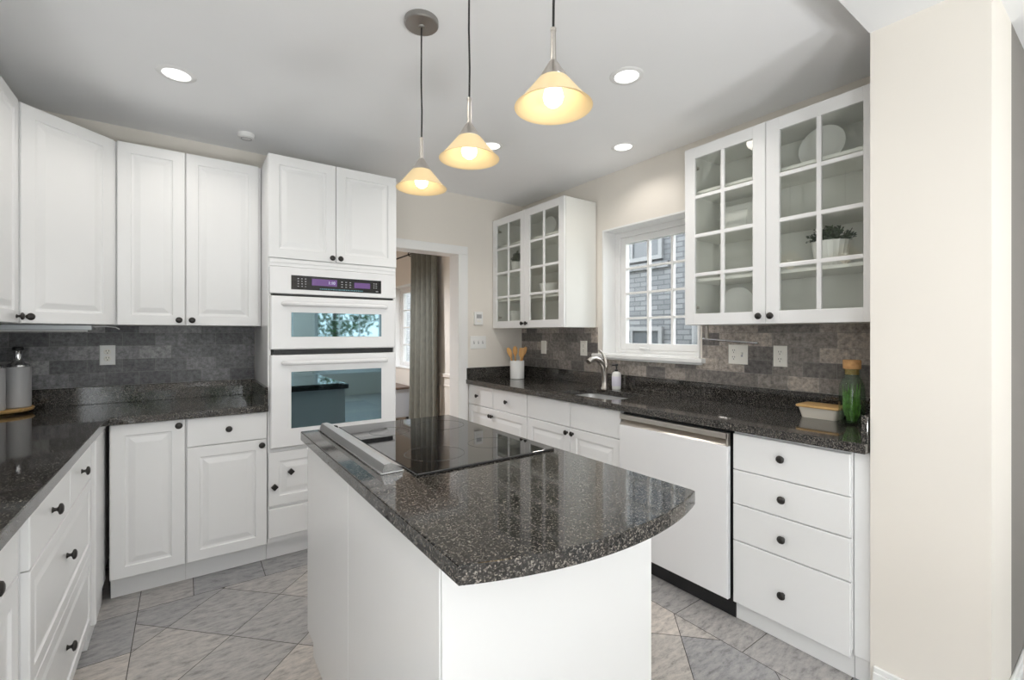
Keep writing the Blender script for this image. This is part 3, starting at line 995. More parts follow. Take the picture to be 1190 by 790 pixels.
# ------------------------------------------------------------------ island
t = thing('kitchen_island', 'white kitchen island with a dark granite top bowed at the near end', 'island', (0, 0, 0))
bm = bmesh.new()
bx(bm, 0.412, 1.058, 0.822, 2.018, 0.105, 0.8755, 0.0015, 1)
part('body', bm, M_island, t)
part('side_panel', box(0.408, 0.4119, 1.4455, 2.02, 0.105, 0.8755, 0.001, 1), M_island, t)
part('side_panel', box(0.408, 0.4119, 0.820, 1.4435, 0.105, 0.8755, 0.001, 1), M_island, t)
part('end_panel', box(0.4125, 1.06, 0.816, 0.8215, 0.003, 0.8755, 0.001, 1), M_island, t)
part('plinth', box(0.425, 1.05, 0.822, 1.995, 0.001, 0.1049), M_island, t)
outl = [(0.389, 2.057), (0.389, 0.708)]
# bow: circle through (0.389,.708) (0.74,.630) (1.075,.690)
def circ(p, q, r):
    ax, ay = p; bx_, by = q; cx, cy = r
    D = 2*(ax*(by-cy)+bx_*(cy-ay)+cx*(ay-by))
    ux = ((ax*ax+ay*ay)*(by-cy)+(bx_*bx_+by*by)*(cy-ay)+(cx*cx+cy*cy)*(ay-by))/D
    uy = ((ax*ax+ay*ay)*(cx-bx_)+(bx_*bx_+by*by)*(ax-cx)+(cx*cx+cy*cy)*(bx_-ax))/D
    return ux, uy, math.hypot(ax-ux, ay-uy)
ux, uy, rr = circ((0.389, 0.708), (0.74, 0.630), (1.073, 0.690))
a0 = math.atan2(0.708-uy, 0.389-ux)
a1 = math.atan2(0.690-uy, 1.073-ux)
for k in range(1, 33):
    a = a0+(a1-a0)*k/32
    outl.append((ux+rr*math.cos(a), uy+rr*math.sin(a)))
outl.append((1.075, 0.70))
outl.append((1.075, 2.057))
part('countertop', prism(bmesh.new(), outl[::-1], 0.8765, Z1, bev=0.003), M_gran, t, 'dark speckled granite top')
# cooktop
t = thing('cooktop', 'black glass cooktop set into the island top', 'cooktop', (0.78, 1.62, Z1+0.0005), 0)
part('glass_plate', box(-0.245, 0.265, -0.40, 0.41, 0, 0.005, 0.002), M_cook, t)
part('front_trim', box(-0.245, 0.265, -0.408, -0.4005, 0, 0.006, 0.002), M_black, t)
for cx, cy, r in ((-0.10, -0.22, 0.10), (0.13, -0.20, 0.08), (-0.10, 0.20, 0.08), (0.13, 0.20, 0.105)):
    bm = lathe(bmesh.new(), [(r-0.002, 0.0051), (r-0.002, 0.0054), (r, 0.0054), (r, 0.0051)], 48, Matrix.Translation((cx, cy, 0)))
    part('burner_ring', bm, M_ring, t)
# downdraft vent
t = thing('downdraft_vent', 'long brushed steel downdraft vent along the left of the cooktop', 'vent', (0.456, 1.287, Z1+0.0005), 0)
prof = [(0.002, 0.005), (0.002, 0.008), (0.010, 0.028), (0.030, 0.030), (0.064, 0.014), (0.064, 0.005)]
bm = bmesh.new()
ra = [bm.verts.new((x, 0, z)) for x, z in prof]
rb = [bm.verts.new((x, 0.745, z)) for x, z in prof]
for i in range(len(prof)):
    j = (i+1) % len(prof)
    bm.faces.new((ra[i], ra[j], rb[j], rb[i]))
bm.faces.new(ra[::-1])
bm.faces.new(rb)
bmesh.ops.recalc_face_normals(bm, faces=bm.faces[:])
part('hood', bm, M_sink, t)
bm = bmesh.new()
ra = [bm.verts.new((x, -0.003, z)) for x, z in prof]
rb = [bm.verts.new((x, -0.0005, z)) for x, z in prof]
for i in range(len(prof)):
    j = (i+1) % len(prof)
    bm.faces.new((ra[i], ra[j], rb[j], rb[i]))
bm.faces.new(ra[::-1])
bm.faces.new(rb)
part('end_cap', bm, M_chrome, t, 'bright polished end cap')
part('switch', box(0.044, 0.054, 0.66, 0.685, 0.018, 0.026, 0.001), M_black, t)
part('base_flange', box(-0.002, 0.069, -0.004, 0.748, 0.0, 0.0045, 0.001), M_chrome, t)

# ------------------------------------------------------------------ pendants
def pendant(y, label):
    x = 0.755
    zr = 1.890
    t = thing('pendant_light', label, 'pendant light', (x, y, zr), 0, 'pendants over the island')
    zt = (ZC if y > YO else ZH)-zr
    part('canopy', lathe(bmesh.new(), [(0, zt-0.030), (0.012, zt-0.030), (0.014, zt-0.024), (0.062, zt-0.022), (0.066, zt-0.018), (0.066, zt-0.001), (0, zt-0.001)], 32), M_nickel, t, smooth=40)
    part('cord', tube(bmesh.new(), [(0, 0, 0.196), (0.0015, 0, 0.30), (-0.001, 0.001, 0.42), (0, 0, zt-0.03)], 0.0032, 8), M_cord, t, 'black cord', 60)
    part('stem', lathe(bmesh.new(), [(0, 0.118), (0.0075, 0.118), (0.0065, 0.19), (0.0075, 0.191), (0.0075, 0.199), (0, 0.200)], 16), M_steel, t, smooth=40)
    part('cap', lathe(bmesh.new(), [(0.038, 0.067), (0.039, 0.069), (0.008, 0.118), (0, 0.119)], 32), M_steel, t, 'brushed nickel cone cap', 40)
    prof = [(0.0375, 0.070), (0.046, 0.060), (0.058, 0.045), (0.075, 0.024), (0.092, 0.005), (0.0985, 0.0)]
    outer = prof
    inner = [(r-0.004, h-0.002) for r, h in prof[::-1]]
    inner[0] = (prof[-1][0]-0.003, 0.0005)
    part('lamp_shade', lathe(bmesh.new(), outer+inner, 40), M_shadeglass, t, 'amber frosted glass shade', 70)
    bm = lathe(bmesh.new(), [(0, 0.0), (0.012, 0.003), (0.022, 0.012), (0.026, 0.025), (0.022, 0.042), (0.013, 0.058), (0.012, 0.066), (0, 0.0665)], 24)
    part('bulb', bm, M_bulb, t, 'glowing white bulb', 60)
    ld = bpy.data.lights.new('pendant_glow', 'POINT')
    ld.energy, ld.color, ld.shadow_soft_size = 0.07, (1.0, 0.80, 0.52), 0.03
    lo_ = bpy.data.objects.new('pendant_glow', ld)
    C.objects.link(lo_)
    lo_.parent = t
    lo_.location = (0, 0, -0.035)
pendant(1.672, 'amber glass cone pendant farthest from the camera, nearest the oven tower')
pendant(1.300, 'amber glass cone pendant in the middle of the three over the island')
pendant(0.880, 'amber glass cone pendant nearest the camera, largest of the three')

# unseen fill lamps added behind the camera to brighten the kitchen and ceiling
def uplighter(x, y, label, power):
    t = thing('fill_uplighter', label, 'fill lamp', (x, y, 0), 0, 'added fill lamps')
    part('can', lathe(bmesh.new(), [(0, 0.001), (0.20, 0.001), (0.21, 0.01), (0.21, 0.36), (0.205, 0.362), (0.20, 0.355), (0.195, 0.02), (0, 0.019)], 40), M_nickel, t, smooth=40)
    part('reflector', lathe(bmesh.new(), [(0, 0.30), (0.12, 0.305), (0.19, 0.325), (0.1945, 0.34), (0.1945, 0.30), (0, 0.295)], 40), M_white, t, 'white reflector dish', 60)
    ld = bpy.data.lights.new('fill_uplight', 'AREA')
    ld.shape, ld.size, ld.energy, ld.color = 'DISK', 0.36, power, (0.97, 0.985, 1.0)
    o = bpy.data.objects.new('fill_uplight', ld)
    C.objects.link(o)
    o.parent = t
    o.location, o.rotation_euler = (0, 0, 0.352), (PI, 0, 0)
uplighter(-1.3, -1.3, 'unseen added fill uplighter in the dining room, nearest the left wall', UP)
uplighter(0.2, -1.9, 'unseen added fill uplighter in the dining room, straight behind the camera', UP)
uplighter(1.4, -2.3, 'unseen added fill uplighter in the dining room, nearest the end wall', UP)

# recessed lights
def downlight(x, y, label, power=17):
    t = thing('recessed_light', label, 'ceiling light', (x, y, ZC), 0, 'recessed ceiling lights')
    part('trim_ring', lathe(bmesh.new(), [(0.056, -0.001), (0.058, -0.006), (0.076, -0.004), (0.080, -0.0005)], 40), M_trim, t, smooth=40)
    part('lens', lathe(bmesh.new(), [(0, -0.003), (0.054, -0.003), (0.0555, -0.0005), (0, -0.0004)], 40), M_lens, t, 'glowing white lens', 40)
    o = spot((0, 0, -0.02), power)
    o.parent = t
downlight(-0.035, 2.69, 'round recessed ceiling light above the left wall cabinets', 11)
downlight(1.715, 1.463, 'round recessed ceiling light right of the nearest pendant')
downlight(2.346, 2.03, 'round recessed ceiling light above the sink window', 7)
downlight(1.63, 2.52, 'round recessed ceiling light peeking out behind the middle pendant')
downlight(-0.1, 1.25, 'round recessed ceiling light above the left counter near the camera')
t = thing('smoke_detector', 'small white round smoke detector on the ceiling by the oven tower', 'smoke detector', (0.305, 3.25, ZC), 0)
part('body', lathe(bmesh.new(), [(0, -0.030), (0.036, -0.030), (0.044, -0.024), (0.047, -0.010), (0.047, -0.0005), (0, -0.0005)], 32), M_trim, t, smooth=40)
part('grille', lathe(bmesh.new(), [(0.030, -0.0305), (0.030, -0.032), (0.026, -0.032), (0.026, -0.0305)], 32), M_print, t, smooth=40)

# ------------------------------------------------------------------ outlets and switches (local x along wall, face at -y)
def duplex(t, cx=0.0):
    for dz in (-0.02, 0.02):
        bm = lathe(bmesh.new(), [(0, 0.0075), (0.015, 0.0075), (0.0165, 0.0062), (0.0165, 0.006)], 20, Matrix.Translation((cx, 0, dz)) @ Matrix.Rotation(PI/2, 4, 'X'))
        soc = part('socket', bm, M_plate, t)
        bm = bmesh.new()
        for sx in (-0.006, 0.006):
            bx(bm, cx+sx-0.0012, cx+sx+0.0012, -0.0083, -0.0074, dz+0.001, dz+0.009)
        bx(bm, cx-0.0022, cx+0.0022, -0.0083, -0.0074, dz-0.010, dz-0.005)
        part('slot', bm, M_black, soc, 'dark socket slots')
def plate(t, wd, h, m):
    part('cover_plate', panel(bmesh.new(), -wd/2, wd/2, -h/2, h/2, -0.006, 0.0055, [(0, 0.003), (0.003, 0)]), m, t)
def rocker(t, cx, m):
    part('rocker', panel(bmesh.new(), cx-0.017, cx+0.017, -0.034, 0.034, -0.0085, 0.0024, [(0, 0.001), (0.001, 0)]), m, t)
def toggle(t, cx, m):
    o = part('toggle', box(cx-0.004, cx+0.004, -0.016, -0.006, -0.002, 0.012, 0.001), m, t)
    part('toggle_slot', box(cx-0.006, cx+0.006, -0.0068, -0.0061, -0.013, 0.013), M_print, t)
t = thing('wall_outlet', 'white duplex outlet on the grey tile of the oven wall', 'outlet', (-0.371, YW-0.0085, 1.194), 0)
plate(t, 0.070, 0.115, M_platew)
duplex(t)
t = thing('light_switch', 'ivory rocker switch plate above the utensil crock', 'switch', (XW-0.0085, 3.221, 1.196), RZ)
plate(t, 0.072, 0.118, M_plate)
rocker(t, 0, M_plate)
t = thing('wall_outlet', 'ivory duplex outlet left of the sink window sill', 'outlet', (XW-0.0085, 2.708, 1.200), RZ)
plate(t, 0.076, 0.122, M_plate)
duplex(t)
t = thing('wall_outlet', 'wide ivory plate with switch and outlet under the towel bar', 'outlet', (XW-0.0085, 1.424, 1.197), RZ)
plate(t, 0.115, 0.115, M_plate)
duplex(t, -0.024)
toggle(t, 0.024, M_plate)
t = thing('wall_outlet', 'ivory duplex outlet between the towel bar and the corked bottle', 'outlet', (XW-0.0085, 1.189, 1.196), RZ)
plate(t, 0.072, 0.115, M_plate)
duplex(t)
t = thing('thermostat', 'small white thermostat on the cream wall beside the doorway', 'thermostat', (2.154, YW-0.0005, 1.457), 0)
part('case', box(-0.043, 0.043, -0.026, 0, -0.060, 0.060, 0.006), M_platew, t)
part('screen', box(-0.026, 0.026, -0.0275, -0.0262, 0.0, 0.035, 0.0005, 1), M_print, t, 'small grey screen')
part('button', box(-0.02, 0.02, -0.028, -0.0262, -0.035, -0.02, 0.0005, 1), M_plate, t)
t = thing('light_switch', 'white triple switch plate on the cream wall below the thermostat', 'switch', (2.160, YW-0.0005, 1.240), 0)
plate(t, 0.165, 0.115, M_platew)
for cx in (-0.046, 0, 0.046):
    toggle(t, cx, M_platew)

# ------------------------------------------------------------------ small things on the counters
# crock with wooden spoons
CX, CY = 2.43, 3.33
t = thing('utensil_crock', 'white ceramic crock of wooden spoons on the far counter corner', 'crock', (CX, CY, Z1+0.0005), 0)
part('body', lathe(bmesh.new(), [(0, 0), (0.060, 0), (0.064, 0.004), (0.065, 0.16), (0.063, 0.163), (0.058, 0.160), (0.057, 0.008), (0, 0.008)], 32), M_white, t, smooth=40)
def spoon(base, top, width, label, flat):
    bm = bmesh.new()
    b, tp = Vector(base), Vector(top)
    d = tp-b
    n = d.normalized()
    tube(bm, [b+d*k/5 for k in range(6)], [0.006, 0.0062, 0.0065, 0.0068, 0.007, 0.007], 8)
    side = Vector((0.5807*0+0.8141, -0.5807, 0))
    fwd = n.cross(side).normalized()
    rows = [(-0.012, 0.35), (0.0, 0.62), (0.02, 0.95), (0.04, 1.0), (0.06, 0.9 if not flat else 1.0), (0.072, 0.6 if not flat else 1.0), (0.078, 0.15 if not flat else 0.95)]
    f_, b_ = [], []
    for h, wf in rows:
        p = tp+n*h
        f_.append([bm.verts.new(p+side*(width/2*wf*u)+fwd*(0.004-0.004*abs(u))) for u in (-1, -0.5, 0, 0.5, 1)])
        b_.append([bm.verts.new(p+side*(width/2*wf*u)-fwd*(0.006-0.005*abs(u))) for u in (-1, -0.5, 0, 0.5, 1)])
    for g_ in (f_, b_):
        for i in range(len(rows)-1):
            for k in range(4):
                q = (g_[i][k], g_[i][k+1], g_[i+1][k+1], g_[i+1][k])
                bm.faces.new(q if g_ is f_ else q[::-1])
    for i in range(len(rows)-1):
        bm.faces.new((f_[i][0], f_[i+1][0], b_[i+1][0], b_[i][0]))
        bm.faces.new((f_[i][4], b_[i][4], b_[i+1][4], f_[i+1][4]))
    for i in (0, len(rows)-1):
        for k in range(4):
            bm.faces.new((f_[i][k], f_[i][k+1], b_[i][k+1], b_[i][k]))
    bmesh.ops.recalc_face_normals(bm, faces=bm.faces[:])
    solo('wooden_spoon', bm, M_spoon, label, 'utensil', 'wooden utensils in the crock', 60)
zb = Z1+0.012
spoon((CX-0.005, CY+0.005, zb), (CX-0.052, CY+0.030, Z1+0.205), 0.042, 'wooden spoon leaning left, apart from the others in the crock', False)
spoon((CX+0.006, CY+0.030, zb), (CX-0.004, CY+0.024, Z1+0.215), 0.042, 'round wooden spoon standing upright in the middle of the crock', False)
spoon((CX-0.004, CY-0.030, zb), (CX+0.020, CY-0.034, Z1+0.20), 0.05, 'broad wooden spatula right of the upright spoon in the crock', True)
spoon((CX+0.015, CY+0.012, zb), (CX+0.056, CY-0.020, Z1+0.212), 0.038, 'wooden spoon leaning farthest right in the crock', False)
# butter dish
t = thing('butter_dish', 'cream stoneware dish with a wooden lid on the right counter', 'dish', (2.50, 0.93, Z1+0.0005), R(-90))
bm = bmesh.new()
a = rrect(-0.072, 0.072, -0.055, 0.055, 0.015, 4)
b = rrect(-0.085, 0.085, -0.065, 0.065, 0.018, 4)
l0 = [bm.verts.new((x, y, 0.0)) for x, y in a]
l1 = [bm.verts.new((x*1.02, y*1.02, 0.006)) for x, y in a]
l2 = [bm.verts.new((x, y, 0.050)) for x, y in b]
for p, q in ((l0, l1), (l1, l2)):
    for i in range(len(p)):
        j = (i+1) % len(p)
        bm.faces.new((p[i], p[j], q[j], q[i]))
bm.faces.new(l0[::-1])
bm.faces.new(l2)
part('dish', bm, M_cream, t, smooth=40)
part('lid', prism(bmesh.new(), rrect(-0.094, 0.094, -0.073, 0.073, 0.018, 4), 0.0505, 0.062, bev=0.003), M_wood, t, 'honey wooden lid')
# corked bottle of herbs
t = thing('corked_bottle', 'clear glass bottle of green herbs with a cork by the end wall', 'bottle', (2.44, 0.79, Z1+0.0005), 0)
outer = [(0, 0), (0.046, 0), (0.050, 0.006), (0.050, 0.150), (0.047, 0.175), (0.038, 0.200), (0.030, 0.215), (0.030, 0.238), (0.033, 0.242), (0.033, 0.247)]
inner = [(0.0295, 0.247), (0.0270, 0.238), (0.0270, 0.214), (0.035, 0.198), (0.044, 0.174), (0.047, 0.150), (0.047, 0.010), (0, 0.010)]
part('glass_body', lathe(bmesh.new(), outer+inner, 32), M_bottleglass, t, smooth=50)
part('cork', lathe(bmesh.new(), [(0, 0.222), (0.0262, 0.222), (0.0265, 0.246), (0.0335, 0.2475), (0.0345, 0.283), (0.033, 0.287), (0, 0.287)], 28), M_cork, t, 'brown cork stopper', 40)
rnd = random.Random(5)
bm = bmesh.new()
for k in range(60):
    a = rnd.uniform(0, 2*PI)
    r0 = rnd.uniform(0.002, 0.018)
    a2 = a+rnd.uniform(-0.6, 0.6)
    r1 = rnd.uniform(0.02, 0.040)
    h = rnd.uniform(0.08, 0.185)
    pts = [(r0*math.cos(a), r0*math.sin(a), 0.013), (r1*0.8*math.cos(a2), r1*0.8*math.sin(a2), h*0.55), (r1*0.85*math.cos(a2+0.2), r1*0.85*math.sin(a2+0.2), h)]
    tube(bm, pts, [0.0015, 0.004, 0.001], 5)
part('herbs', bm, M_herb, t, 'green herb sprigs', 60)
# towel bar under the glass cabinet
t = thing('towel_bar', 'slim brushed nickel bar slung under the near glass cabinet', 'towel bar', (2.45, 1.50, 1.3675), 0)
part('bracket', box(-0.008, 0.008, -0.008, 0.008, -0.078, -0.001, 0.002), M_steel, t)
part('mount', box(-0.02, 0.02, -0.025, 0.025, -0.004, -0.0005, 0.001), M_steel, t)
part('bar', tube(bmesh.new(), [(0, 0.025, -0.078), (0, 0.0, -0.080), (-0.02, -0.30, -0.098)], 0.0065, 10), M_chrome, t, smooth=60)
# tray with grey bottles
t = thing('wooden_tray', 'round wooden tray under the grey bottles on the left counter', 'tray', (-0.768, 3.385, Z1+0.0005), 0)
part('board', lathe(bmesh.new(), [(0, 0.010), (0.118, 0.010), (0.123, 0.013), (0.128, 0.024), (0.124, 0.028), (0.116, 0.022), (0.10, 0.020), (0, 0.020)], 48), M_wood, t, smooth=50)
part('foot', lathe(bmesh.new(), [(0, 0), (0.05, 0), (0.055, 0.003), (0.055, 0.009), (0, 0.0095)], 32), M_wood, t, smooth=50)
def greybottle(x, y, label):
    t = thing('glass_bottle', label, 'bottle', (x, y, Z1+0.0005+0.0205), 0, 'bottles on the wooden tray')
    part('body', lathe(bmesh.new(), [(0, 0), (0.044, 0), (0.050, 0.006), (0.050, 0.205), (0.048, 0.212), (0, 0.213)], 32), M_greybottle, t, smooth=40)
    part('neck', lathe(bmesh.new(), [(0, 0.2125), (0.047, 0.213), (0.045, 0.222), (0.026, 0.232), (0.018, 0.245), (0.017, 0.292), (0.020, 0.297), (0, 0.298)], 32), M_chrome, t, 'shiny silver neck', 40)
    part('stopper', lathe(bmesh.new(), [(0, 0.298), (0.021, 0.298), (0.022, 0.302), (0.022, 0.311), (0.019, 0.315), (0, 0.316)], 24), M_black, t, 'black stopper', 40)
greybottle(-0.711, 3.435, 'frosted grey bottle with silver neck, right one on the round tray')
greybottle(-0.783, 3.335, 'frosted grey bottle cut by the left photo edge on the round tray')

# ------------------------------------------------------------------ contents of the glass cabinets
def disc(name, r, label, loc, rz, tilt, dish=0.12):
    """a plate standing on edge, leaning back by tilt; local -y is the face"""
    t = thing(name, label, 'plate', loc, rz)
    M = Matrix.Rotation(-tilt, 4, 'X') @ Matrix.Translation((0, 0, r)) @ Matrix.Rotation(PI/2, 4, 'X')
    part('plate_face', lathe(bmesh.new(), [(0, -0.004), (r*0.62, -0.004), (r*0.70, 0.002), (r*0.98, 0.010), (r, 0.013), (r*0.99, 0.015), (r*0.72, 0.008), (r*0.64, 0.003), (0, 0.003)], 40, M), M_white, t, smooth=50)
    return t
def on_back(t):
    return t
XS = 2.52
disc('platter', 0.102, 'large round white platter on the top shelf of the near glass cabinet', (2.50, 0.935, SH[3]), RZ, R(8))
disc('dinner_plate', 0.098, 'round white plate on the bottom shelf of the near glass cabinet', (2.50, 1.352, SH[0]), RZ, R(8))
t = thing('square_plate', 'square white plate leaning in the near glass cabinet, left door', 'plate', (2.50, 1.36, SH[2]), RZ)
bm = panel(bmesh.new(), -0.092, 0.092, 0.0, 0.17, -0.006, 0.014, [(0, 0.003), (0.003, 0), (0.03, 0.0), (0.036, 0.006)])
bmesh.ops.transform(bm, matrix=Matrix.Rotation(-R(10), 4, 'X'), verts=bm.verts[:])
part('plate_face', bm, M_white, t)
def plant(label, loc, pr, ph, fr_, fh, n, seed):
    t = thing('potted_plant', label, 'plant', loc, 0)
    bm = bmesh.new()
    seg = 40
    def rib(i, r):
        return r*(1+0.025*(1 if i % 2 else -1))
    rings = []
    for r, h in ((pr*0.72, 0), (pr*0.80, ph*0.3), (pr*0.93, ph*0.8), (pr, ph)):
        rings.append([bm.verts.new((rib(i, r)*math.cos(2*PI*i/seg), rib(i, r)*math.sin(2*PI*i/seg), h)) for i in range(seg)])
    rings.append([bm.verts.new((pr*0.93*math.cos(2*PI*i/seg), pr*0.93*math.sin(2*PI*i/seg), ph)) for i in range(seg)])
    rings.append([bm.verts.new((pr*0.90*math.cos(2*PI*i/seg), pr*0.90*math.sin(2*PI*i/seg), ph*0.86)) for i in range(seg)])
    for a, b in zip(rings, rings[1:]):
        for i in range(seg):
            j = (i+1) % seg
            bm.faces.new((a[i], a[j], b[j], b[i]))
    bm.faces.new(rings[0][::-1])
    part('pot', bm, M_white, t, 'white ribbed pot', 30)
    part('soil', lathe(bmesh.new(), [(0, ph*0.88), (pr*0.89, ph*0.87)], 24), M_soil, t)
    rnd = random.Random(seed)
    bm = bmesh.new()
    for k in range(n):
        a = rnd.uniform(0, 2*PI)
        sp_ = rnd.uniform(0.1, 1.0)
        tip = Vector((fr_*sp_*math.cos(a), fr_*sp_*math.sin(a), ph+fh*(1.0-0.65*sp_*sp_)*rnd.uniform(0.6, 1.0)))
        base = Vector((pr*0.4*math.cos(a)*sp_, pr*0.4*math.sin(a)*sp_, ph*0.87))
        tube(bm, [base, base.lerp(tip, 0.5)+Vector((0, 0, 0.012)), tip], 0.0011, 4)
        for q in range(9):
            f = rnd.uniform(0.35, 1.0)
            p = base.lerp(tip, f)+Vector((rnd.uniform(-1, 1), rnd.uniform(-1, 1), rnd.uniform(-0.4, 1)))*0.006
            d = Vector((rnd.uniform(-1, 1), rnd.uniform(-1, 1), rnd.uniform(-0.2, 1))).normalized()
            sd = d.cross(Vector((rnd.uniform(-1, 1), rnd.uniform(-1, 1), rnd.uniform(-1, 1)))).normalized()
            ll, ww = rnd.uniform(0.012, 0.02), rnd.uniform(0.003, 0.005)
            bm.faces.new([bm.verts.new(v) for v in (p, p+d*ll*0.5+sd*ww, p+d*ll, p+d*ll*0.5-sd*ww)])
    part('foliage', bm, M_leaf, t, 'dark green bushy foliage')
    return t
plant('bushy green plant in a white ribbed pot in the near glass cabinet', (2.48, 0.888, SH[1]), 0.078, 0.125, 0.105, 0.075, 90, 2)
disc('platter', 0.09, 'smaller round white platter on the top shelf of the far glass cabinet', (2.48, 2.945, SH[3]), RZ, R(8))
plant('small dark plant in a white pot in the far glass cabinet', (2.48, 3.40, SH[2]), 0.055, 0.10, 0.062, 0.10, 60, 9)
t = thing('bowl', 'white bowl on the lower middle shelf of the far glass cabinet', 'bowl', (2.47, 2.925, SH[1]), 0)
part('bowl_body', lathe(bmesh.new(), [(0, 0), (0.04, 0), (0.042, 0.006), (0.075, 0.05), (0.092, 0.105), (0.089, 0.105), (0.072, 0.052), (0.036, 0.012), (0, 0.011)], 36), M_white, t, smooth=50)
t = thing('canister', 'white lidded canister on the bottom shelf of the far glass cabinet', 'canister', (2.47, 3.40, SH[0]), 0)
part('jar', lathe(bmesh.new(), [(0, 0), (0.055, 0), (0.058, 0.004), (0.058, 0.125), (0, 0.126)], 32), M_white, t, smooth=40)
part('lid', lathe(bmesh.new(), [(0, 0.1265), (0.060, 0.1265), (0.060, 0.140), (0.055, 0.143), (0, 0.144)], 32), M_white, t, smooth=40)

# ------------------------------------------------------------------ the next room
def curtain(name, label, m, p0, p1, z0, z1, folds, amp, seed):
    """wavy hanging cloth from p0 to p1 (x,y)"""
    rnd = random.Random(seed)
    t = thing(name, label, 'curtain', (p0[0], p0[1], z0))
    d = Vector((p1[0]-p0[0], p1[1]-p0[1], 0))
    nrm = Vector((-d.y, d.x, 0)).normalized()
    nu, nz = folds*10, 14
    bm = bmesh.new()
    ph = [rnd.uniform(-0.5, 0.5) for _ in range(folds+2)]
    grid = []
    for j in range(nz+1):
        v = j/nz
        row = []
        for i in range(nu+1):
            u = i/nu
            k = u*folds
            w_ = math.sin(2*PI*k + ph[int(k)]*0.6*(1-v) + 0.5*math.sin(3*v+int(k)))
            am = amp*(0.75+0.35*(1-v))
            p = d*(0.5+(u-0.5)*(0.86+0.14*(1-v)**1.2)) + nrm*w_*am
            row.append(bm.verts.new((p.x, p.y, (z1-z0)*v)))
        grid.append(row)
    for j in range(nz):
        for i in range(nu):
            bm.faces.new((grid[j][i], grid[j][i+1], grid[j+1][i+1], grid[j+1][i]))
    o = part('cloth', bm, m, t, None, 180)
    sd = o.modifiers.new('thickness', 'SOLIDIFY')
    sd.thickness = 0.003
    return t
cur = curtain('curtain', 'olive grey grommet curtain hanging beyond the doorway', M_curtain, (2.56, 6.10), (2.56, 5.18), 0.02, 2.50, 5, 0.05, 4)
for q in range(6):
    M = Matrix.Translation((0, -0.05-0.145*q, 2.41)) @ Matrix.Rotation(PI/2, 4, 'X')
    part('grommet', lathe(bmesh.new(), [(0.022, -0.004), (0.034, -0.004), (0.034, 0.004), (0.022, 0.004), (0.022, -0.004)], 20, M), M_knob, cur)
t = thing('curtain_rod', 'dark curtain rod above the window beyond the doorway', 'curtain rod', (2.56, 5.1, 2.43))
part('rod', tube(bmesh.new(), [(0, 0, 0), (0, 2.1, 0)], 0.011, 10), M_knob, t, smooth=60)
for q in (0.03, 2.0):
    part('bracket', box(0.0, 0.098, q-0.01, q+0.01, -0.012, 0.012, 0.002), M_knob, t)
t = thing('console_cabinet', 'pale grey console with a walnut top under the window beyond the doorway', 'console', (2.30, 6.15, 0))
part('body', box(0, 0.33, 0.0, 1.4, 0.14, 0.535, 0.004), M_console, t)
part('top', box(-0.015, 0.335, -0.015, 1.415, 0.5355, 0.565, 0.004), M_walnut, t, 'walnut top')
for lx in (0.03, 0.27):
    for ly in (0.05, 1.32):
        part('leg', box(lx, lx+0.035, ly, ly+0.035, 0.001, 0.1395), M_black, t)
ld = spot((0.9, 5.6, 2.68), 260, (0.95, 0.97, 1.0))  # unseen ceiling lamp added to brighten the next room

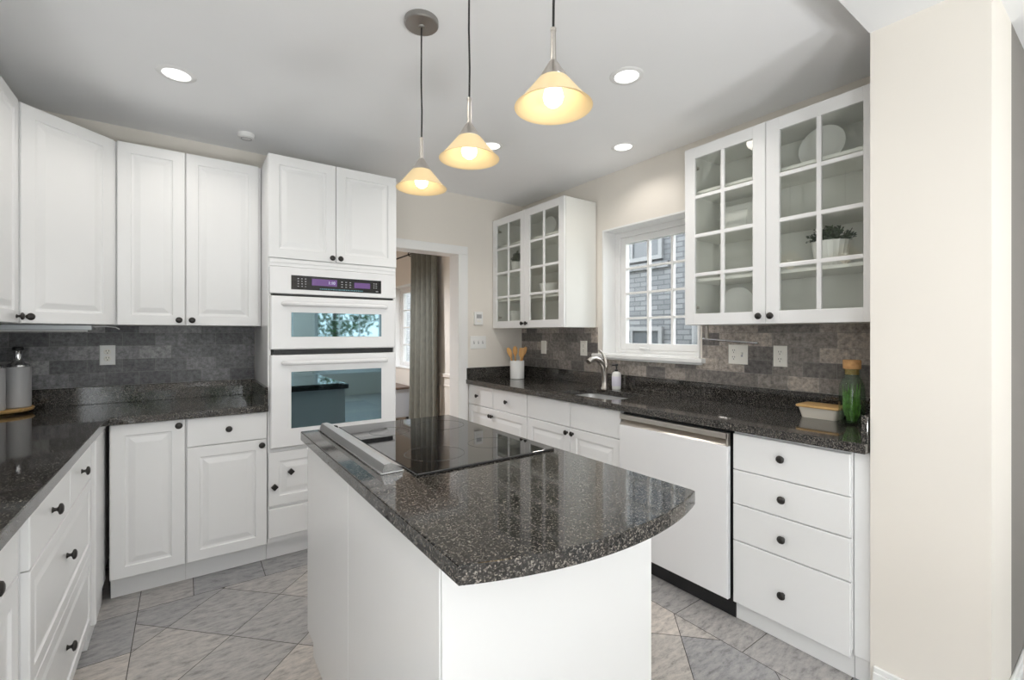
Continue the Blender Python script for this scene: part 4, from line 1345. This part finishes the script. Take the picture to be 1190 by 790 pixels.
# ------------------------------------------------------------------ outside
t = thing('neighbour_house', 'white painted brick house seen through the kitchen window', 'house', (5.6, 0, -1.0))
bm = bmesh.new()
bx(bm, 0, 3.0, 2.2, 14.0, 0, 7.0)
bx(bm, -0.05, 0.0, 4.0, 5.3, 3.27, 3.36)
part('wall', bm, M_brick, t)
def house_window(y0, y1, z0, z1, lab):
    bm = bmesh.new()
    for a, b, cc, dd in ((y0, y0+0.06, z0, z1), (y1-0.06, y1, z0, z1), (y0+0.06, y1-0.06, z0, z0+0.06), (y0+0.06, y1-0.06, z1-0.06, z1), (y0+0.06, y1-0.06, (z0+z1)/2-0.025, (z0+z1)/2+0.025)):
        bx(bm, -0.05, -0.001, a, b, cc, dd)
    bx(bm, -0.045, -0.003, (y0+y1)/2-0.02, (y0+y1)/2+0.02, z0+0.06, (z0+z1)/2-0.025)
    bx(bm, -0.045, -0.003, (y0+y1)/2-0.02, (y0+y1)/2+0.02, (z0+z1)/2+0.025, z1-0.06)
    f = part('window_frame', bm, M_sash, t)
    part('pane', box(-0.02, -0.012, y0+0.05, y1-0.05, z0+0.05, z1-0.05), M_darkglass, f)
house_window(4.10, 5.2, 3.40, 4.9, '')
house_window(4.10, 5.2, 1.45, 2.42, '')
part('soil_pipe', tube(bmesh.new(), [(-0.06, 3.55, 0.0), (-0.06, 3.55, 7.0)], 0.05, 12), M_sash, t, smooth=60)
M_lawn = paint('lawn', (0.10, 0.14, 0.06), 0.9, 0.3, 3)
bm = box(-18, 2.9, -24, -4.31, -0.9, -0.6)
bx(bm, 2.91, 18, -24, 14, -1.2, -1.001)
bx(bm, -18, -3.31, -4.31, 8, -0.9, -0.6)
struct('ground_outside', bm, M_lawn)
M_tree = paint('tree_leaves', (0.06, 0.12, 0.03), 0.7, 0.4, 5)
M_bark = mat('bark', (0.08, 0.06, 0.045), 0.9)
def tree(x, y, h, cr, label, seed):
    rnd = random.Random(seed)
    t = thing('garden_tree', label, 'tree', (x, y, -0.6))
    part('trunk', tube(bmesh.new(), [(0, 0, 0), (0.05, 0, h*0.3), (0, 0.05, h*0.6)], [0.14, 0.11, 0.06], 10), M_bark, t, smooth=60)
    bm = bmesh.new()
    for k in range(2600):
        a, b = rnd.uniform(0, 2*PI), math.acos(rnd.uniform(-1, 1))
        r = cr*rnd.uniform(0.55, 1.0)
        p = Vector((r*math.sin(b)*math.cos(a), r*math.sin(b)*math.sin(a), h*0.68+r*0.9*math.cos(b)))
        d = Vector((rnd.uniform(-1, 1), rnd.uniform(-1, 1), rnd.uniform(-1, 1))).normalized()
        sd = d.cross(Vector((0.3, 0.5, 1))).normalized()
        l_ = rnd.uniform(0.12, 0.22)
        bm.faces.new([bm.verts.new(v) for v in (p, p+d*l_*0.5+sd*l_*0.3, p+d*l_, p+d*l_*0.5-sd*l_*0.3)])
    part('crown', bm, M_tree, t)
tree(-0.2, -9.5, 4.2, 1.7, 'leafy garden tree reflected in the upper oven window, left', 1)
tree(4.4, -11.5, 4.6, 1.9, 'leafy garden tree reflected in the upper oven window, right', 2)
